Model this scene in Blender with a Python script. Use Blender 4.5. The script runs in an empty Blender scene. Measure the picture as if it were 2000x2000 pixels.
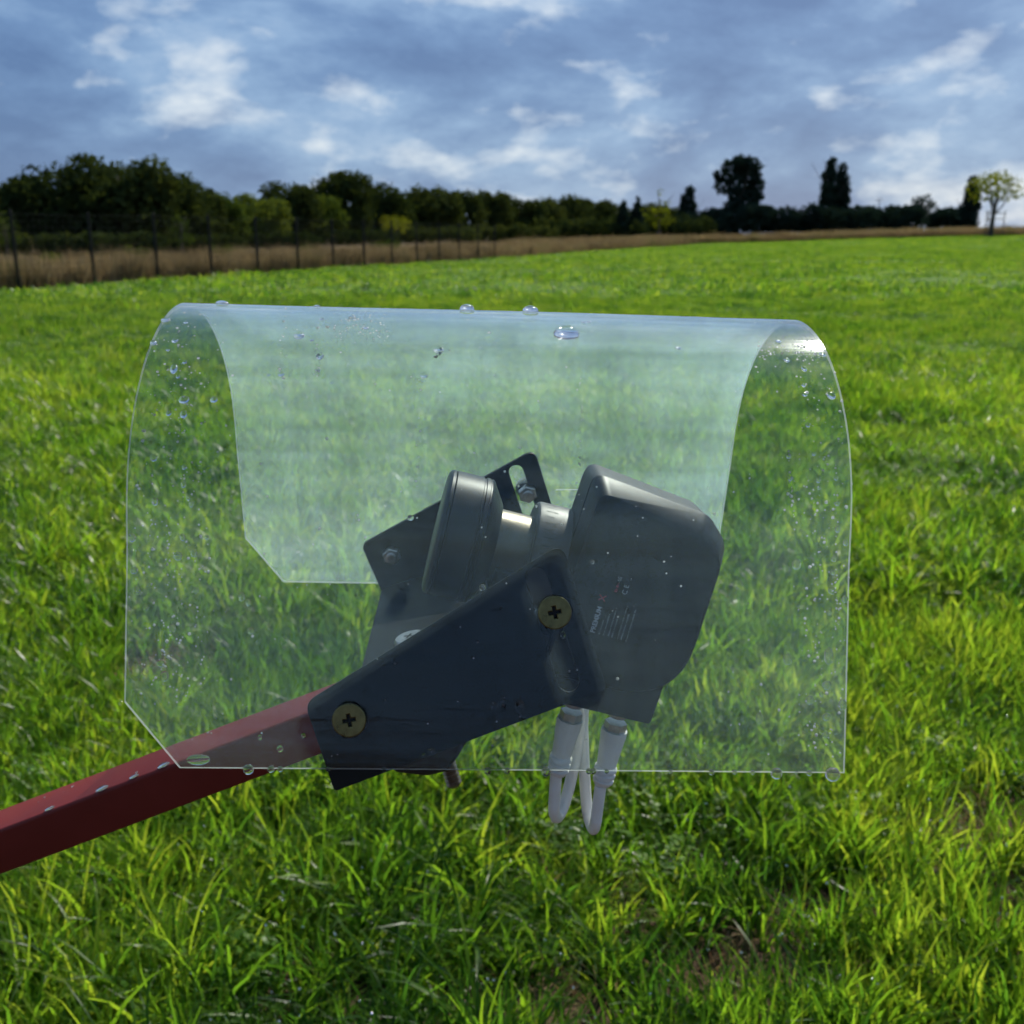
import bpy, bmesh, math, random
import numpy as np
from mathutils import Vector, Matrix, Euler
from mathutils.bvhtree import BVHTree

R_ = math.radians
rng = np.random.default_rng(7)
random.seed(7)
S = bpy.context.scene
C = S.collection

# ------------------------------------------------------------------ camera
CAM_H = 1.30
PITCH = R_(15.2)
cam_d = bpy.data.cameras.new('camera')
cam = bpy.data.objects.new('camera', cam_d)
C.objects.link(cam)
S.camera = cam
cam.location = (0, 0, CAM_H)
cam.rotation_euler = (math.pi / 2 - PITCH, 0, 0)
cam_d.sensor_width = 36
cam_d.lens = 36.0
cam_d.clip_start = 0.02
cam_d.clip_end = 6000
cam_d.dof.use_dof = True
cam_d.dof.focus_distance = 0.47
cam_d.dof.aperture_fstop = 18.0

# ------------------------------------------------------------------ light
SUN_EL, SUN_AZ = R_(43), R_(28)          # azimuth measured from +Y towards +X
sun_dir = Vector((math.sin(SUN_AZ) * math.cos(SUN_EL), math.cos(SUN_AZ) * math.cos(SUN_EL), math.sin(SUN_EL)))
sd = bpy.data.lights.new('sun', 'SUN')
sd.energy = 5.0
sd.angle = R_(0.53)
sd.color = (1.0, 0.95, 0.86)
sun = bpy.data.objects.new('sun', sd)
sun.rotation_euler = (-sun_dir).to_track_quat('-Z', 'Y').to_euler()
sun.location = (5, 10, 20)
C.objects.link(sun)

W = bpy.data.worlds.new('World')
S.world = W
W.use_nodes = True
nt = W.node_tree
for n in list(nt.nodes):
    nt.nodes.remove(n)
def N(t, typ, **kw):
    n = t.nodes.new(typ)
    for k, v in kw.items():
        setattr(n, k, v)
    return n
def L(t, a, b):
    t.links.new(a, b)
def ramp(t, stops, interp='LINEAR'):
    r = N(t, 'ShaderNodeValToRGB')
    r.color_ramp.interpolation = interp
    e = r.color_ramp.elements
    while len(e) < len(stops):
        e.new(0.5)
    for i, (p, c) in enumerate(stops):
        e[i].position = p
        e[i].color = tuple(c) + (1,) if len(c) == 3 else c
    return r
wo = N(nt, 'ShaderNodeOutputWorld')
bg = N(nt, 'ShaderNodeBackground')
sky = N(nt, 'ShaderNodeTexSky', sky_type='NISHITA', sun_disc=False)
sky.sun_elevation = SUN_EL
sky.sun_rotation = SUN_AZ
skm = N(nt, 'ShaderNodeVectorMath', operation='SCALE')
skm.inputs['Scale'].default_value = 0.02
L(nt, sky.outputs[0], skm.inputs[0])
tc = N(nt, 'ShaderNodeTexCoord')
mp = N(nt, 'ShaderNodeMapping')
mp.inputs['Scale'].default_value = (1.0, 1.0, 2.2)
mp.inputs['Location'].default_value = (1.35, 0.4, 0.62)
L(nt, tc.outputs['Generated'], mp.inputs[0])
n1 = N(nt, 'ShaderNodeTexNoise')
n1.inputs['Scale'].default_value = 4.4
n1.inputs['Detail'].default_value = 12
n1.inputs['Roughness'].default_value = 0.60
n1.inputs['Distortion'].default_value = 0.15
L(nt, mp.outputs[0], n1.inputs['Vector'])
n2 = N(nt, 'ShaderNodeTexNoise')
n2.inputs['Scale'].default_value = 15.0
n2.inputs['Detail'].default_value = 8
n2.inputs['Roughness'].default_value = 0.5
n2.inputs['Distortion'].default_value = 0.2
L(nt, mp.outputs[0], n2.inputs['Vector'])
r1 = ramp(nt, [(0.37, (0.085, 0.185, 0.42)), (0.48, (0.15, 0.285, 0.55)), (0.57, (0.27, 0.44, 0.71)), (0.68, (0.47, 0.63, 0.85))])
# large slow masses under the finer cloud texture
n0 = N(nt, 'ShaderNodeTexNoise')
n0.inputs['Scale'].default_value = 1.7
n0.inputs['Detail'].default_value = 2
L(nt, mp.outputs[0], n0.inputs['Vector'])
nm = N(nt, 'ShaderNodeMath', operation='MULTIPLY_ADD')
nm.inputs[1].default_value = 0.55
nm.inputs[2].default_value = -0.275
L(nt, n0.outputs[0], nm.inputs[0])
na = N(nt, 'ShaderNodeMath', operation='ADD')
L(nt, nm.outputs[0], na.inputs[0])
L(nt, n1.outputs[0], na.inputs[1])
L(nt, na.outputs[0], r1.inputs[0])
# bright torn edges where the small noise peaks inside the lighter zones of the large one
mlt = N(nt, 'ShaderNodeMath', operation='MULTIPLY')
L(nt, na.outputs[0], mlt.inputs[0])
L(nt, n2.outputs[0], mlt.inputs[1])
r2 = ramp(nt, [(0.275, (0, 0, 0)), (0.43, (1, 1, 1))])
L(nt, mlt.outputs[0], r2.inputs[0])
mxw = N(nt, 'ShaderNodeMix', data_type='RGBA')
L(nt, r2.outputs[0], mxw.inputs[0])
L(nt, r1.outputs[0], mxw.inputs[6])
mxw.inputs[7].default_value = (0.84, 0.92, 1.0, 1)
mxs = N(nt, 'ShaderNodeMix', data_type='RGBA', blend_type='ADD')
mxs.inputs[0].default_value = 1.0
L(nt, mxw.outputs[2], mxs.inputs[6])
L(nt, skm.outputs[0], mxs.inputs[7])
L(nt, mxs.outputs[2], bg.inputs[0])
bg.inputs[1].default_value = 0.56
L(nt, bg.outputs[0], wo.inputs[0])

S.view_settings.view_transform = 'Standard'
S.view_settings.look = 'None'
S.view_settings.exposure = 0.45
S.view_settings.gamma = 1.0
S.render.engine = 'CYCLES'
S.cycles.max_bounces = 7
S.cycles.diffuse_bounces = 2
S.cycles.glossy_bounces = 4
S.cycles.transparent_max_bounces = 14
S.cycles.transmission_bounces = 6
S.cycles.sample_clamp_indirect = 6.0
S.cycles.caustics_refractive = False
S.cycles.caustics_reflective = False
S.cycles.use_denoising = True
S.cycles.use_adaptive_sampling = True
S.cycles.adaptive_threshold = 0.04
S.cycles.adaptive_min_samples = 12

# ------------------------------------------------------------------ helpers
def tag(o, label=None, cat=None, group=None, kind=None):
    if label: o['label'] = label
    if cat: o['category'] = cat
    if group: o['group'] = group
    if kind: o['kind'] = kind
    return o
def empty(name, mat=None, loc=None):
    o = bpy.data.objects.new(name, None)
    o.empty_display_size = 0.02
    C.objects.link(o)
    if mat is not None: o.matrix_world = mat
    if loc is not None: o.location = loc
    return o
def mesh(name, verts, faces, smooth=False):
    m = bpy.data.meshes.new(name)
    m.from_pydata([tuple(v) for v in verts], [], [tuple(int(i) for i in f) for f in faces])
    if smooth:
        m.polygons.foreach_set('use_smooth', [True] * len(m.polygons))
    m.update()
    return m
def link(name, me, mat, parent=None, mw=None):
    o = bpy.data.objects.new(name, me)
    C.objects.link(o)
    if mat is not None and len(me.materials) == 0:
        me.materials.append(mat)
    if parent is not None: o.parent = parent
    if mw is not None: o.matrix_local = mw
    return o
def obj(name, verts, faces, mat, parent=None, smooth=False, mw=None):
    return link(name, mesh(name, verts, faces, smooth), mat, parent, mw)
def fix_normals(o):
    bm = bmesh.new(); bm.from_mesh(o.data)
    bmesh.ops.recalc_face_normals(bm, faces=bm.faces)
    bm.to_mesh(o.data); bm.free()
    return o
def bevel(o, w, seg=2, ang=35):
    m = o.modifiers.new('bevel', 'BEVEL'); m.width = w; m.segments = seg
    m.limit_method = 'ANGLE'; m.angle_limit = R_(ang)
    return o
def autosmooth(o, ang=40):
    bm = bmesh.new(); bm.from_mesh(o.data)
    for f in bm.faces: f.smooth = True
    for e in bm.edges:
        if len(e.link_faces) == 2 and e.calc_face_angle(0) > R_(ang): e.smooth = False
    bm.to_mesh(o.data); bm.free()
    return o
def flat_shape(name, loops, half, bev, mat, parent, mw, res=1):
    """a flat plate from closed outlines (the first is the outside, the others are holes), with rounded edges"""
    bm = bmesh.new()
    es = []
    for lp in loops:
        vs = [bm.verts.new((q[0], q[1], -half)) for q in lp]
        es += [bm.edges.new((vs[i], vs[(i + 1) % len(vs)])) for i in range(len(vs))]
    bmesh.ops.triangle_fill(bm, use_beauty=True, use_dissolve=False, edges=es, normal=(0, 0, 1))
    r = bmesh.ops.extrude_face_region(bm, geom=bm.faces[:])
    for q in r['geom']:
        if isinstance(q, bmesh.types.BMVert): q.co.z = half
    bmesh.ops.recalc_face_normals(bm, faces=bm.faces)
    if bev > 0:
        be = [e for e in bm.edges if len(e.link_faces) == 2 and e.calc_face_angle(0) > 1.2 and abs(e.verts[0].co.z - e.verts[1].co.z) < 1e-7]
        bmesh.ops.bevel(bm, geom=be, offset=bev, segments=res + 1, profile=0.5, affect='EDGES', clamp_overlap=True)
    me = bpy.data.meshes.new(name); bm.to_mesh(me); bm.free()
    return link(name, me, mat, parent, mw)
def circ(cx, cy, r, n=32):
    return [(cx + r * math.cos(2 * math.pi * i / n), cy + r * math.sin(2 * math.pi * i / n)) for i in range(n)]
def rpoly(pts, rad, n=6):
    """polygon with rounded corners; rad one number or one per corner; same vertex count for equal input"""
    out = []
    k = len(pts)
    for i in range(k):
        p = Vector(pts[i]); a = Vector(pts[i - 1]); b = Vector(pts[(i + 1) % k])
        r = rad[i] if isinstance(rad, (list, tuple)) else rad
        d1 = (a - p).normalized(); d2 = (b - p).normalized()
        ang = d1.angle(d2)
        t = min(r / math.tan(ang / 2), 0.49 * (a - p).length, 0.49 * (b - p).length)
        p1 = p + d1 * t; p2 = p + d2 * t
        for j in range(n + 1):
            s = j / n
            out.append(tuple((1 - s) ** 2 * p1 + 2 * s * (1 - s) * p + s * s * p2))
    return out
def slot(p, q, r, n=8):
    p = Vector(p); q = Vector(q); d = (q - p).normalized(); a0 = math.atan2(d.y, d.x)
    o = []
    for i in range(n + 1):
        a = a0 - math.pi / 2 + math.pi * i / n; o.append((q.x + r * math.cos(a), q.y + r * math.sin(a)))
    for i in range(n + 1):
        a = a0 + math.pi / 2 + math.pi * i / n; o.append((p.x + r * math.cos(a), p.y + r * math.sin(a)))
    return o
def lathe(prof, o3, ax, seg=48, closed=True):
    """revolve (along, radius) pairs about the line o3 + ax*t"""
    ax = Vector(ax).normalized(); o3 = Vector(o3)
    e1 = ax.orthogonal().normalized(); e2 = ax.cross(e1)
    v, f = [], []
    for (t, r) in prof:
        for i in range(seg):
            a = 2 * math.pi * i / seg
            v.append(o3 + ax * t + (e1 * math.cos(a) + e2 * math.sin(a)) * r)
    for j in range(len(prof) - 1):
        for i in range(seg):
            i2 = (i + 1) % seg
            f.append((j * seg + i, j * seg + i2, (j + 1) * seg + i2, (j + 1) * seg + i))
    if closed:
        f.append(tuple(range(seg))[::-1]); f.append(tuple((len(prof) - 1) * seg + i for i in range(seg)))
    return v, f
def spline(pts, n=8):
    P = [Vector(p) for p in pts]; out = []
    for i in range(len(P) - 1):
        p0 = P[max(i - 1, 0)]; p1 = P[i]; p2 = P[i + 1]; p3 = P[min(i + 2, len(P) - 1)]
        for j in range(n):
            t = j / n
            out.append(0.5 * ((2 * p1) + (p2 - p0) * t + (2 * p0 - 5 * p1 + 4 * p2 - p3) * t * t + (3 * p1 - p0 - 3 * p2 + p3) * t ** 3))
    out.append(P[-1]); return out
def tube(pts, rad, seg=16):
    P = [Vector(p) for p in pts]
    v, f = [], []
    e = None
    for i, p in enumerate(P):
        d = (P[min(i + 1, len(P) - 1)] - P[max(i - 1, 0)]).normalized()
        if e is None: e = d.orthogonal().normalized()
        e = (e - d * e.dot(d)).normalized(); b = d.cross(e)
        r = rad[i] if isinstance(rad, (list, tuple)) else rad
        for k in range(seg):
            a = 2 * math.pi * k / seg
            v.append(p + (e * math.cos(a) + b * math.sin(a)) * r)
    for i in range(len(P) - 1):
        for k in range(seg):
            k2 = (k + 1) % seg
            f.append((i * seg + k, i * seg + k2, (i + 1) * seg + k2, (i + 1) * seg + k))
    f.append(tuple(range(seg))[::-1]); f.append(tuple((len(P) - 1) * seg + k for k in range(seg)))
    return v, f
def box(x0, x1, y0, y1, z0, z1):
    v = [(x, y, z) for z in (z0, z1) for y in (y0, y1) for x in (x0, x1)]
    f = [(0, 2, 3, 1), (4, 5, 7, 6), (0, 1, 5, 4), (2, 6, 7, 3), (0, 4, 6, 2), (1, 3, 7, 5)]
    return v, f

# ------------------------------------------------------------------ materials
def new_mat(name):
    m = bpy.data.materials.new(name); m.use_nodes = True
    t = m.node_tree
    for n in list(t.nodes): t.nodes.remove(n)
    o = N(t, 'ShaderNodeOutputMaterial')
    return m, t, o
def pbr(name, col, rough=0.5, metal=0.0, spec=0.5, var=0.12, scale=60, bump=0.0, bscale=800, rvar=0.1, coord='Object', sheen=0):
    m, t, o = new_mat(name)
    p = N(t, 'ShaderNodeBsdfPrincipled')
    tc = N(t, 'ShaderNodeTexCoord')
    n = N(t, 'ShaderNodeTexNoise'); n.inputs['Scale'].default_value = scale; n.inputs['Detail'].default_value = 5
    L(t, tc.outputs[coord], n.inputs['Vector'])
    c = Vector(col)
    r = ramp(t, [(0.3, tuple(c * (1 - var))), (0.7, tuple(c * (1 + var)))])
    L(t, n.outputs[0], r.inputs[0]); L(t, r.outputs[0], p.inputs['Base Color'])
    mr = N(t, 'ShaderNodeMapRange'); mr.inputs[3].default_value = max(0.02, rough - rvar); mr.inputs[4].default_value = min(1, rough + rvar)
    L(t, n.outputs[0], mr.inputs[0]); L(t, mr.outputs[0], p.inputs['Roughness'])
    p.inputs['Metallic'].default_value = metal
    p.inputs['Specular IOR Level'].default_value = spec
    if bump:
        b = N(t, 'ShaderNodeTexNoise'); b.inputs['Scale'].default_value = bscale; b.inputs['Detail'].default_value = 3
        L(t, tc.outputs[coord], b.inputs['Vector'])
        bp = N(t, 'ShaderNodeBump'); bp.inputs['Strength'].default_value = bump; bp.inputs['Distance'].default_value = 0.0004
        L(t, b.outputs[0], bp.inputs['Height']); L(t, bp.outputs[0], p.inputs['Normal'])
    L(t, p.outputs[0], o.inputs[0])
    return m
def leaf_mat(name, cols, trans=0.5, tcol=(1.25, 1.3, 0.5), scale=1.2, rough=0.35, gloss=0.06, island=0.0):
    """thin leaf: diffuse on the lit side, translucent from behind, a little gloss; tint varies per tuft and in patches"""
    m, t, o = new_mat(name)
    oi = N(t, 'ShaderNodeObjectInfo')
    ge = N(t, 'ShaderNodeNewGeometry')
    n = N(t, 'ShaderNodeTexNoise'); n.inputs['Scale'].default_value = scale; n.inputs['Detail'].default_value = 3
    L(t, ge.outputs['Position'], n.inputs['Vector'])
    add = N(t, 'ShaderNodeMath', operation='MULTIPLY_ADD')
    add.inputs[1].default_value = 0.40; add.inputs[2].default_value = -0.20
    L(t, oi.outputs['Random'], add.inputs[0])
    isl = N(t, 'ShaderNodeMath', operation='MULTIPLY_ADD'); isl.inputs[1].default_value = island; isl.inputs[2].default_value = -island / 2
    L(t, ge.outputs['Random Per Island'], isl.inputs[0])
    ad1 = N(t, 'ShaderNodeMath', operation='ADD'); L(t, add.outputs[0], ad1.inputs[0]); L(t, isl.outputs[0], ad1.inputs[1])
    nb_ = N(t, 'ShaderNodeTexNoise'); nb_.inputs['Scale'].default_value = scale * 0.22; nb_.inputs['Detail'].default_value = 2
    L(t, ge.outputs['Position'], nb_.inputs['Vector'])
    nbm = N(t, 'ShaderNodeMath', operation='MULTIPLY_ADD'); nbm.inputs[1].default_value = 0.6; nbm.inputs[2].default_value = -0.3
    L(t, nb_.outputs[0], nbm.inputs[0])
    ad0 = N(t, 'ShaderNodeMath', operation='ADD'); L(t, nbm.outputs[0], ad0.inputs[0]); L(t, ad1.outputs[0], ad0.inputs[1])
    ad2 = N(t, 'ShaderNodeMath', operation='ADD')
    L(t, ad0.outputs[0], ad2.inputs[0]); L(t, n.outputs[0], ad2.inputs[1])
    k = len(cols)
    r = ramp(t, [(0.22 + 0.56 * i / (k - 1), c) for i, c in enumerate(cols)])
    L(t, ad2.outputs[0], r.inputs[0])
    d = N(t, 'ShaderNodeBsdfDiffuse'); L(t, r.outputs[0], d.inputs[0])
    tr = N(t, 'ShaderNodeBsdfTranslucent')
    mu = N(t, 'ShaderNodeVectorMath', operation='MULTIPLY'); mu.inputs[1].default_value = tcol
    L(t, r.outputs[0], mu.inputs[0]); L(t, mu.outputs[0], tr.inputs[0])
    mx = N(t, 'ShaderNodeMixShader'); mx.inputs[0].default_value = trans
    L(t, d.outputs[0], mx.inputs[1]); L(t, tr.outputs[0], mx.inputs[2])
    if gloss > 0:
        g = N(t, 'ShaderNodeBsdfGlossy'); g.inputs['Roughness'].default_value = rough
        g.inputs[0].default_value = (1, 1, 1, 1)
        fr = N(t, 'ShaderNodeLayerWeight'); fr.inputs[0].default_value = 0.25
        mm = N(t, 'ShaderNodeMath', operation='MULTIPLY_ADD'); mm.inputs[1].default_value = gloss * 3; mm.inputs[2].default_value = gloss * 0.3
        L(t, fr.outputs['Fresnel'], mm.inputs[0])
        m2 = N(t, 'ShaderNodeMixShader')
        L(t, mm.outputs[0], m2.inputs[0]); L(t, mx.outputs[0], m2.inputs[1]); L(t, g.outputs[0], m2.inputs[2])
        mx = m2
    L(t, mx.outputs[0], o.inputs[0])
    return m
M = {}
M['lnb'] = pbr('lnb_plastic', (0.009, 0.010, 0.012), 0.45, spec=0.28, var=0.15, bump=0.0 , bscale=1500)
M['lnb_back'] = pbr('lnb_back_shell_plastic', (0.02, 0.021, 0.026), 0.5, spec=0.35, bump=0.0 , bscale=1500)
M['cap'] = pbr('feed_cap_plastic', (0.010, 0.011, 0.013), 0.38, spec=0.35, bump=0.0, bscale=900)
M['neck'] = pbr('cast_zinc', (0.15, 0.128, 0.10), 0.36, metal=0.9, bump=0.3, bscale=1400, var=0.2)
M['ring'] = pbr('grey_collar', (0.062, 0.056, 0.054), 0.45, metal=0.2, bump=0.3, bscale=1600, var=0.2)
M['plate'] = pbr('powder_coated_steel', (0.0075, 0.0070, 0.0058), 0.5, spec=0.18, bump=0.0 , bscale=2200, var=0.2)
M['clamp'] = pbr('black_clamp_plastic', (0.01, 0.01, 0.011), 0.45, bump=0.2)
M['arm'] = pbr('red_painted_tube', (0.145, 0.016, 0.011), 0.45, spec=0.25, var=0.10, scale=35, bump=0.2, bscale=500)
M['gold'] = pbr('yellow_zinc', (0.17, 0.145, 0.06), 0.30, metal=0.9, var=0.25, scale=300, bump=0.2, bscale=1500)
M['steel'] = pbr('zinc_steel', (0.42, 0.40, 0.38), 0.34, metal=0.9, var=0.2, scale=300)
M['rust'] = pbr('dull_bolt', (0.33, 0.25, 0.17), 0.34, metal=0.85, var=0.3, scale=400)
M['dark'] = pbr('screw_recess_shade', (0.01, 0.01, 0.01), 0.7)  # near-black that paints in the shade of screw recesses
M['rubber'] = pbr('white_rubber', (0.78, 0.75, 0.69), 0.42, var=0.05, bump=0.1)
M['cable'] = pbr('white_cable_jacket', (0.82, 0.79, 0.72), 0.4, var=0.05, bump=0.1)
M['print'] = pbr('grey_print', (0.50, 0.52, 0.54), 0.6, var=0.15, scale=900)
M['print_faint'] = pbr('faint_grey_print', (0.18, 0.19, 0.20), 0.6, var=0.35, scale=2500)
M['print_red'] = pbr('red_print', (0.42, 0.045, 0.06), 0.6)
M['tick'] = pbr('black_print', (0.008, 0.008, 0.008), 0.7)

def sheet_mat():
    m, t, o = new_mat('clear_plastic_sheet')
    tc = N(t, 'ShaderNodeTexCoord')
    mp = N(t, 'ShaderNodeMapping'); mp.inputs['Scale'].default_value = (1.2, 34, 34)
    L(t, tc.outputs['Object'], mp.inputs[0])
    st = N(t, 'ShaderNodeTexNoise'); st.inputs['Scale'].default_value = 3.2; st.inputs['Detail'].default_value = 5; st.inputs['Roughness'].default_value = 0.6
    L(t, mp.outputs[0], st.inputs['Vector'])
    bp = N(t, 'ShaderNodeBump'); bp.inputs['Strength'].default_value = 0.10; bp.inputs['Distance'].default_value = 0.002
    L(t, st.outputs[0], bp.inputs['Height'])
    sm = N(t, 'ShaderNodeTexNoise'); sm.inputs['Scale'].default_value = 22; sm.inputs['Detail'].default_value = 6
    L(t, tc.outputs['Object'], sm.inputs['Vector'])
    hz = N(t, 'ShaderNodeMapRange'); hz.inputs[1].default_value = 0.3; hz.inputs[2].default_value = 0.75
    hz.inputs[3].default_value = 0.019; hz.inputs[4].default_value = 0.036
    L(t, sm.outputs[0], hz.inputs[0])
    # sunlit veil of the far wall painted in as extra haze
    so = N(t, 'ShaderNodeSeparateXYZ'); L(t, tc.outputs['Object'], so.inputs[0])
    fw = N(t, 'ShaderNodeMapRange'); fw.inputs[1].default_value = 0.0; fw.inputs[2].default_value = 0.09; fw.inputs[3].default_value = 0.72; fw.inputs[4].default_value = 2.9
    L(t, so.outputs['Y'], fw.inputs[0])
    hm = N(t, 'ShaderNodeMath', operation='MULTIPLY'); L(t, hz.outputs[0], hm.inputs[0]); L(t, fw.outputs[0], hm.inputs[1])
    # longer path through the haze at a slant: 1 - exp(-depth / |cos|), streaked along the sheet
    ge = N(t, 'ShaderNodeNewGeometry')
    dt = N(t, 'ShaderNodeVectorMath', operation='DOT_PRODUCT'); L(t, ge.outputs['Normal'], dt.inputs[0]); L(t, ge.outputs['Incoming'], dt.inputs[1])
    ab_ = N(t, 'ShaderNodeMath', operation='ABSOLUTE'); L(t, dt.outputs['Value'], ab_.inputs[0])
    # dried run marks down the sheet
    mr_ = N(t, 'ShaderNodeMapping'); mr_.inputs['Scale'].default_value = (55, 5, 5); L(t, tc.outputs['Object'], mr_.inputs[0])
    rn = N(t, 'ShaderNodeTexNoise'); rn.inputs['Scale'].default_value = 2.2; rn.inputs['Detail'].default_value = 6; rn.inputs['Roughness'].default_value = 0.65
    L(t, mr_.outputs[0], rn.inputs['Vector'])
    rr_ = N(t, 'ShaderNodeMapRange'); rr_.inputs[1].default_value = 0.45; rr_.inputs[2].default_value = 0.75; rr_.inputs[3].default_value = 0.95; rr_.inputs[4].default_value = 1.28
    L(t, rn.outputs[0], rr_.inputs[0])
    # milky veil of light put in as more haze towards the open right end
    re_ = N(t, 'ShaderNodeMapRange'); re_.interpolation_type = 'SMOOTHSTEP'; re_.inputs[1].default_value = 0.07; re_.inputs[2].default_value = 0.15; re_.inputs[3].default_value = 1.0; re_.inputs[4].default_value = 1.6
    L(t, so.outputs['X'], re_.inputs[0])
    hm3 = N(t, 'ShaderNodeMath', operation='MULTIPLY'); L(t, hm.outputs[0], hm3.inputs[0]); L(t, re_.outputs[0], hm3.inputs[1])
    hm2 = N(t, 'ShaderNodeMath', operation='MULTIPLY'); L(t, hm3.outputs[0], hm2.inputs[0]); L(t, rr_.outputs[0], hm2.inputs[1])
    sk = N(t, 'ShaderNodeMapRange'); sk.inputs[1].default_value = 0.3; sk.inputs[2].default_value = 0.7; sk.inputs[3].default_value = 0.72; sk.inputs[4].default_value = 1.35
    L(t, st.outputs[0], sk.inputs[0])
    hs = N(t, 'ShaderNodeMath', operation='MULTIPLY'); L(t, hm2.outputs[0], hs.inputs[0]); L(t, sk.outputs[0], hs.inputs[1])
    mxc = N(t, 'ShaderNodeMath', operation='MAXIMUM'); mxc.inputs[1].default_value = 0.03; L(t, ab_.outputs[0], mxc.inputs[0])
    dv_ = N(t, 'ShaderNodeMath', operation='DIVIDE'); L(t, hs.outputs[0], dv_.inputs[0]); L(t, mxc.outputs[0], dv_.inputs[1])
    ng = N(t, 'ShaderNodeMath', operation='MULTIPLY'); ng.inputs[1].default_value = -1.0; L(t, dv_.outputs[0], ng.inputs[0])
    ex = N(t, 'ShaderNodeMath', operation='EXPONENT'); L(t, ng.outputs[0], ex.inputs[0])
    hzf = N(t, 'ShaderNodeMath', operation='SUBTRACT'); hzf.inputs[0].default_value = 1.0; L(t, ex.outputs[0], hzf.inputs[1])
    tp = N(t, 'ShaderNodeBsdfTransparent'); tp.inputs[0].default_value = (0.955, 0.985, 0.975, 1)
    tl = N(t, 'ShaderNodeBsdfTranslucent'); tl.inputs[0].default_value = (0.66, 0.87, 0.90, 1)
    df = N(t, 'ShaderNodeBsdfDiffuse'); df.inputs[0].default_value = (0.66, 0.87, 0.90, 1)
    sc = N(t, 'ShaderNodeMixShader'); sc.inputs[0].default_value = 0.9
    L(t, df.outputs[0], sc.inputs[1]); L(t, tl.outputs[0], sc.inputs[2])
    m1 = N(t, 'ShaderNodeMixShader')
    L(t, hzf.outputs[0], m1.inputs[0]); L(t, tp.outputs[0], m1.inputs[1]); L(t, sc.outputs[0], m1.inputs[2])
    gl = N(t, 'ShaderNodeBsdfGlossy'); gl.inputs['Roughness'].default_value = 0.07
    gl.inputs[0].default_value = (0.95, 0.97, 1, 1)
    L(t, bp.outputs[0], gl.inputs['Normal'])
    # a thin sheet reflects alike from both sides: Schlick on the absolute angle
    om = N(t, 'ShaderNodeMath', operation='SUBTRACT'); om.inputs[0].default_value = 1.0; L(t, ab_.outputs[0], om.inputs[1])
    p5 = N(t, 'ShaderNodeMath', operation='POWER'); p5.inputs[1].default_value = 3.4; L(t, om.outputs[0], p5.inputs[0])
    fs = N(t, 'ShaderNodeMath', operation='MULTIPLY_ADD'); fs.inputs[1].default_value = 0.93; fs.inputs[2].default_value = 0.024; L(t, p5.outputs[0], fs.inputs[0])
    m2 = N(t, 'ShaderNodeMixShader')
    L(t, fs.outputs[0], m2.inputs[0]); L(t, m1.outputs[0], m2.inputs[1]); L(t, gl.outputs[0], m2.inputs[2])
    L(t, m2.outputs[0], o.inputs[0])
    return m
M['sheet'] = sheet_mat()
def edge_mat():
    m, t, o = new_mat('frosted_cut_edge')
    tp = N(t, 'ShaderNodeBsdfTransparent')
    tl = N(t, 'ShaderNodeBsdfTranslucent'); tl.inputs[0].default_value = (0.92, 0.95, 0.94, 1)
    df = N(t, 'ShaderNodeBsdfDiffuse'); df.inputs[0].default_value = (0.92, 0.95, 0.94, 1)
    a = N(t, 'ShaderNodeMixShader'); a.inputs[0].default_value = 0.5
    L(t, df.outputs[0], a.inputs[1]); L(t, tl.outputs[0], a.inputs[2])
    b = N(t, 'ShaderNodeMixShader'); b.inputs[0].default_value = 0.48
    L(t, tp.outputs[0], b.inputs[1]); L(t, a.outputs[0], b.inputs[2])
    L(t, b.outputs[0], o.inputs[0])
    return m
M['edge'] = edge_mat()
def water_mat(name, rough, white_lift):
    m, t, o = new_mat(name)
    g = N(t, 'ShaderNodeBsdfGlass'); g.inputs['IOR'].default_value = 1.33; g.inputs['Roughness'].default_value = rough
    g.inputs[0].default_value = (0.97, 0.99, 1, 1)
    tl = N(t, 'ShaderNodeBsdfTranslucent'); tl.inputs[0].default_value = (0.95, 0.97, 1, 1)
    mx = N(t, 'ShaderNodeMixShader'); mx.inputs[0].default_value = white_lift  # translucent white paints in the brightness of sunlit drops
    L(t, g.outputs[0], mx.inputs[1]); L(t, tl.outputs[0], mx.inputs[2]); L(t, mx.outputs[0], o.inputs[0])
    return m
M['water'] = water_mat('water', 0.08, 0.05)
M['spray'] = water_mat('fine_spray', 0.2, 0.35)
def dew_mat():
    m, t, o = new_mat('dew')
    g = N(t, 'ShaderNodeBsdfGlass'); g.inputs['IOR'].default_value = 1.33; g.inputs['Roughness'].default_value = 0.03
    gl = N(t, 'ShaderNodeBsdfGlossy'); gl.inputs['Roughness'].default_value = 0.16
    mx = N(t, 'ShaderNodeMixShader'); mx.inputs[0].default_value = 0.5
    L(t, g.outputs[0], mx.inputs[1]); L(t, gl.outputs[0], mx.inputs[2])
    L(t, mx.outputs[0], o.inputs[0])
    return m
M['dew'] = dew_mat()
GREENS = [(0.020, 0.060, 0.010), (0.052, 0.122, 0.013), (0.092, 0.172, 0.016), (0.158, 0.212, 0.028)]
M['grass'] = leaf_mat('grass_blade', GREENS, 0.64, (2.7, 2.55, 1.1), 1.6, 0.34, 0.007, 0.45)
M['grass_far'] = leaf_mat('distant_grass_blade', GREENS, 0.6, (2.0, 1.95, 1.0), 1.6, 0.45, 0.006, 0.45)
M['weed'] = leaf_mat('weed_leaf', [(0.05, 0.13, 0.018), (0.09, 0.19, 0.026), (0.14, 0.24, 0.04)], 0.55, (2.0, 2.0, 0.6), 1.5, 0.4, 0.03, 0.4)
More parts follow.
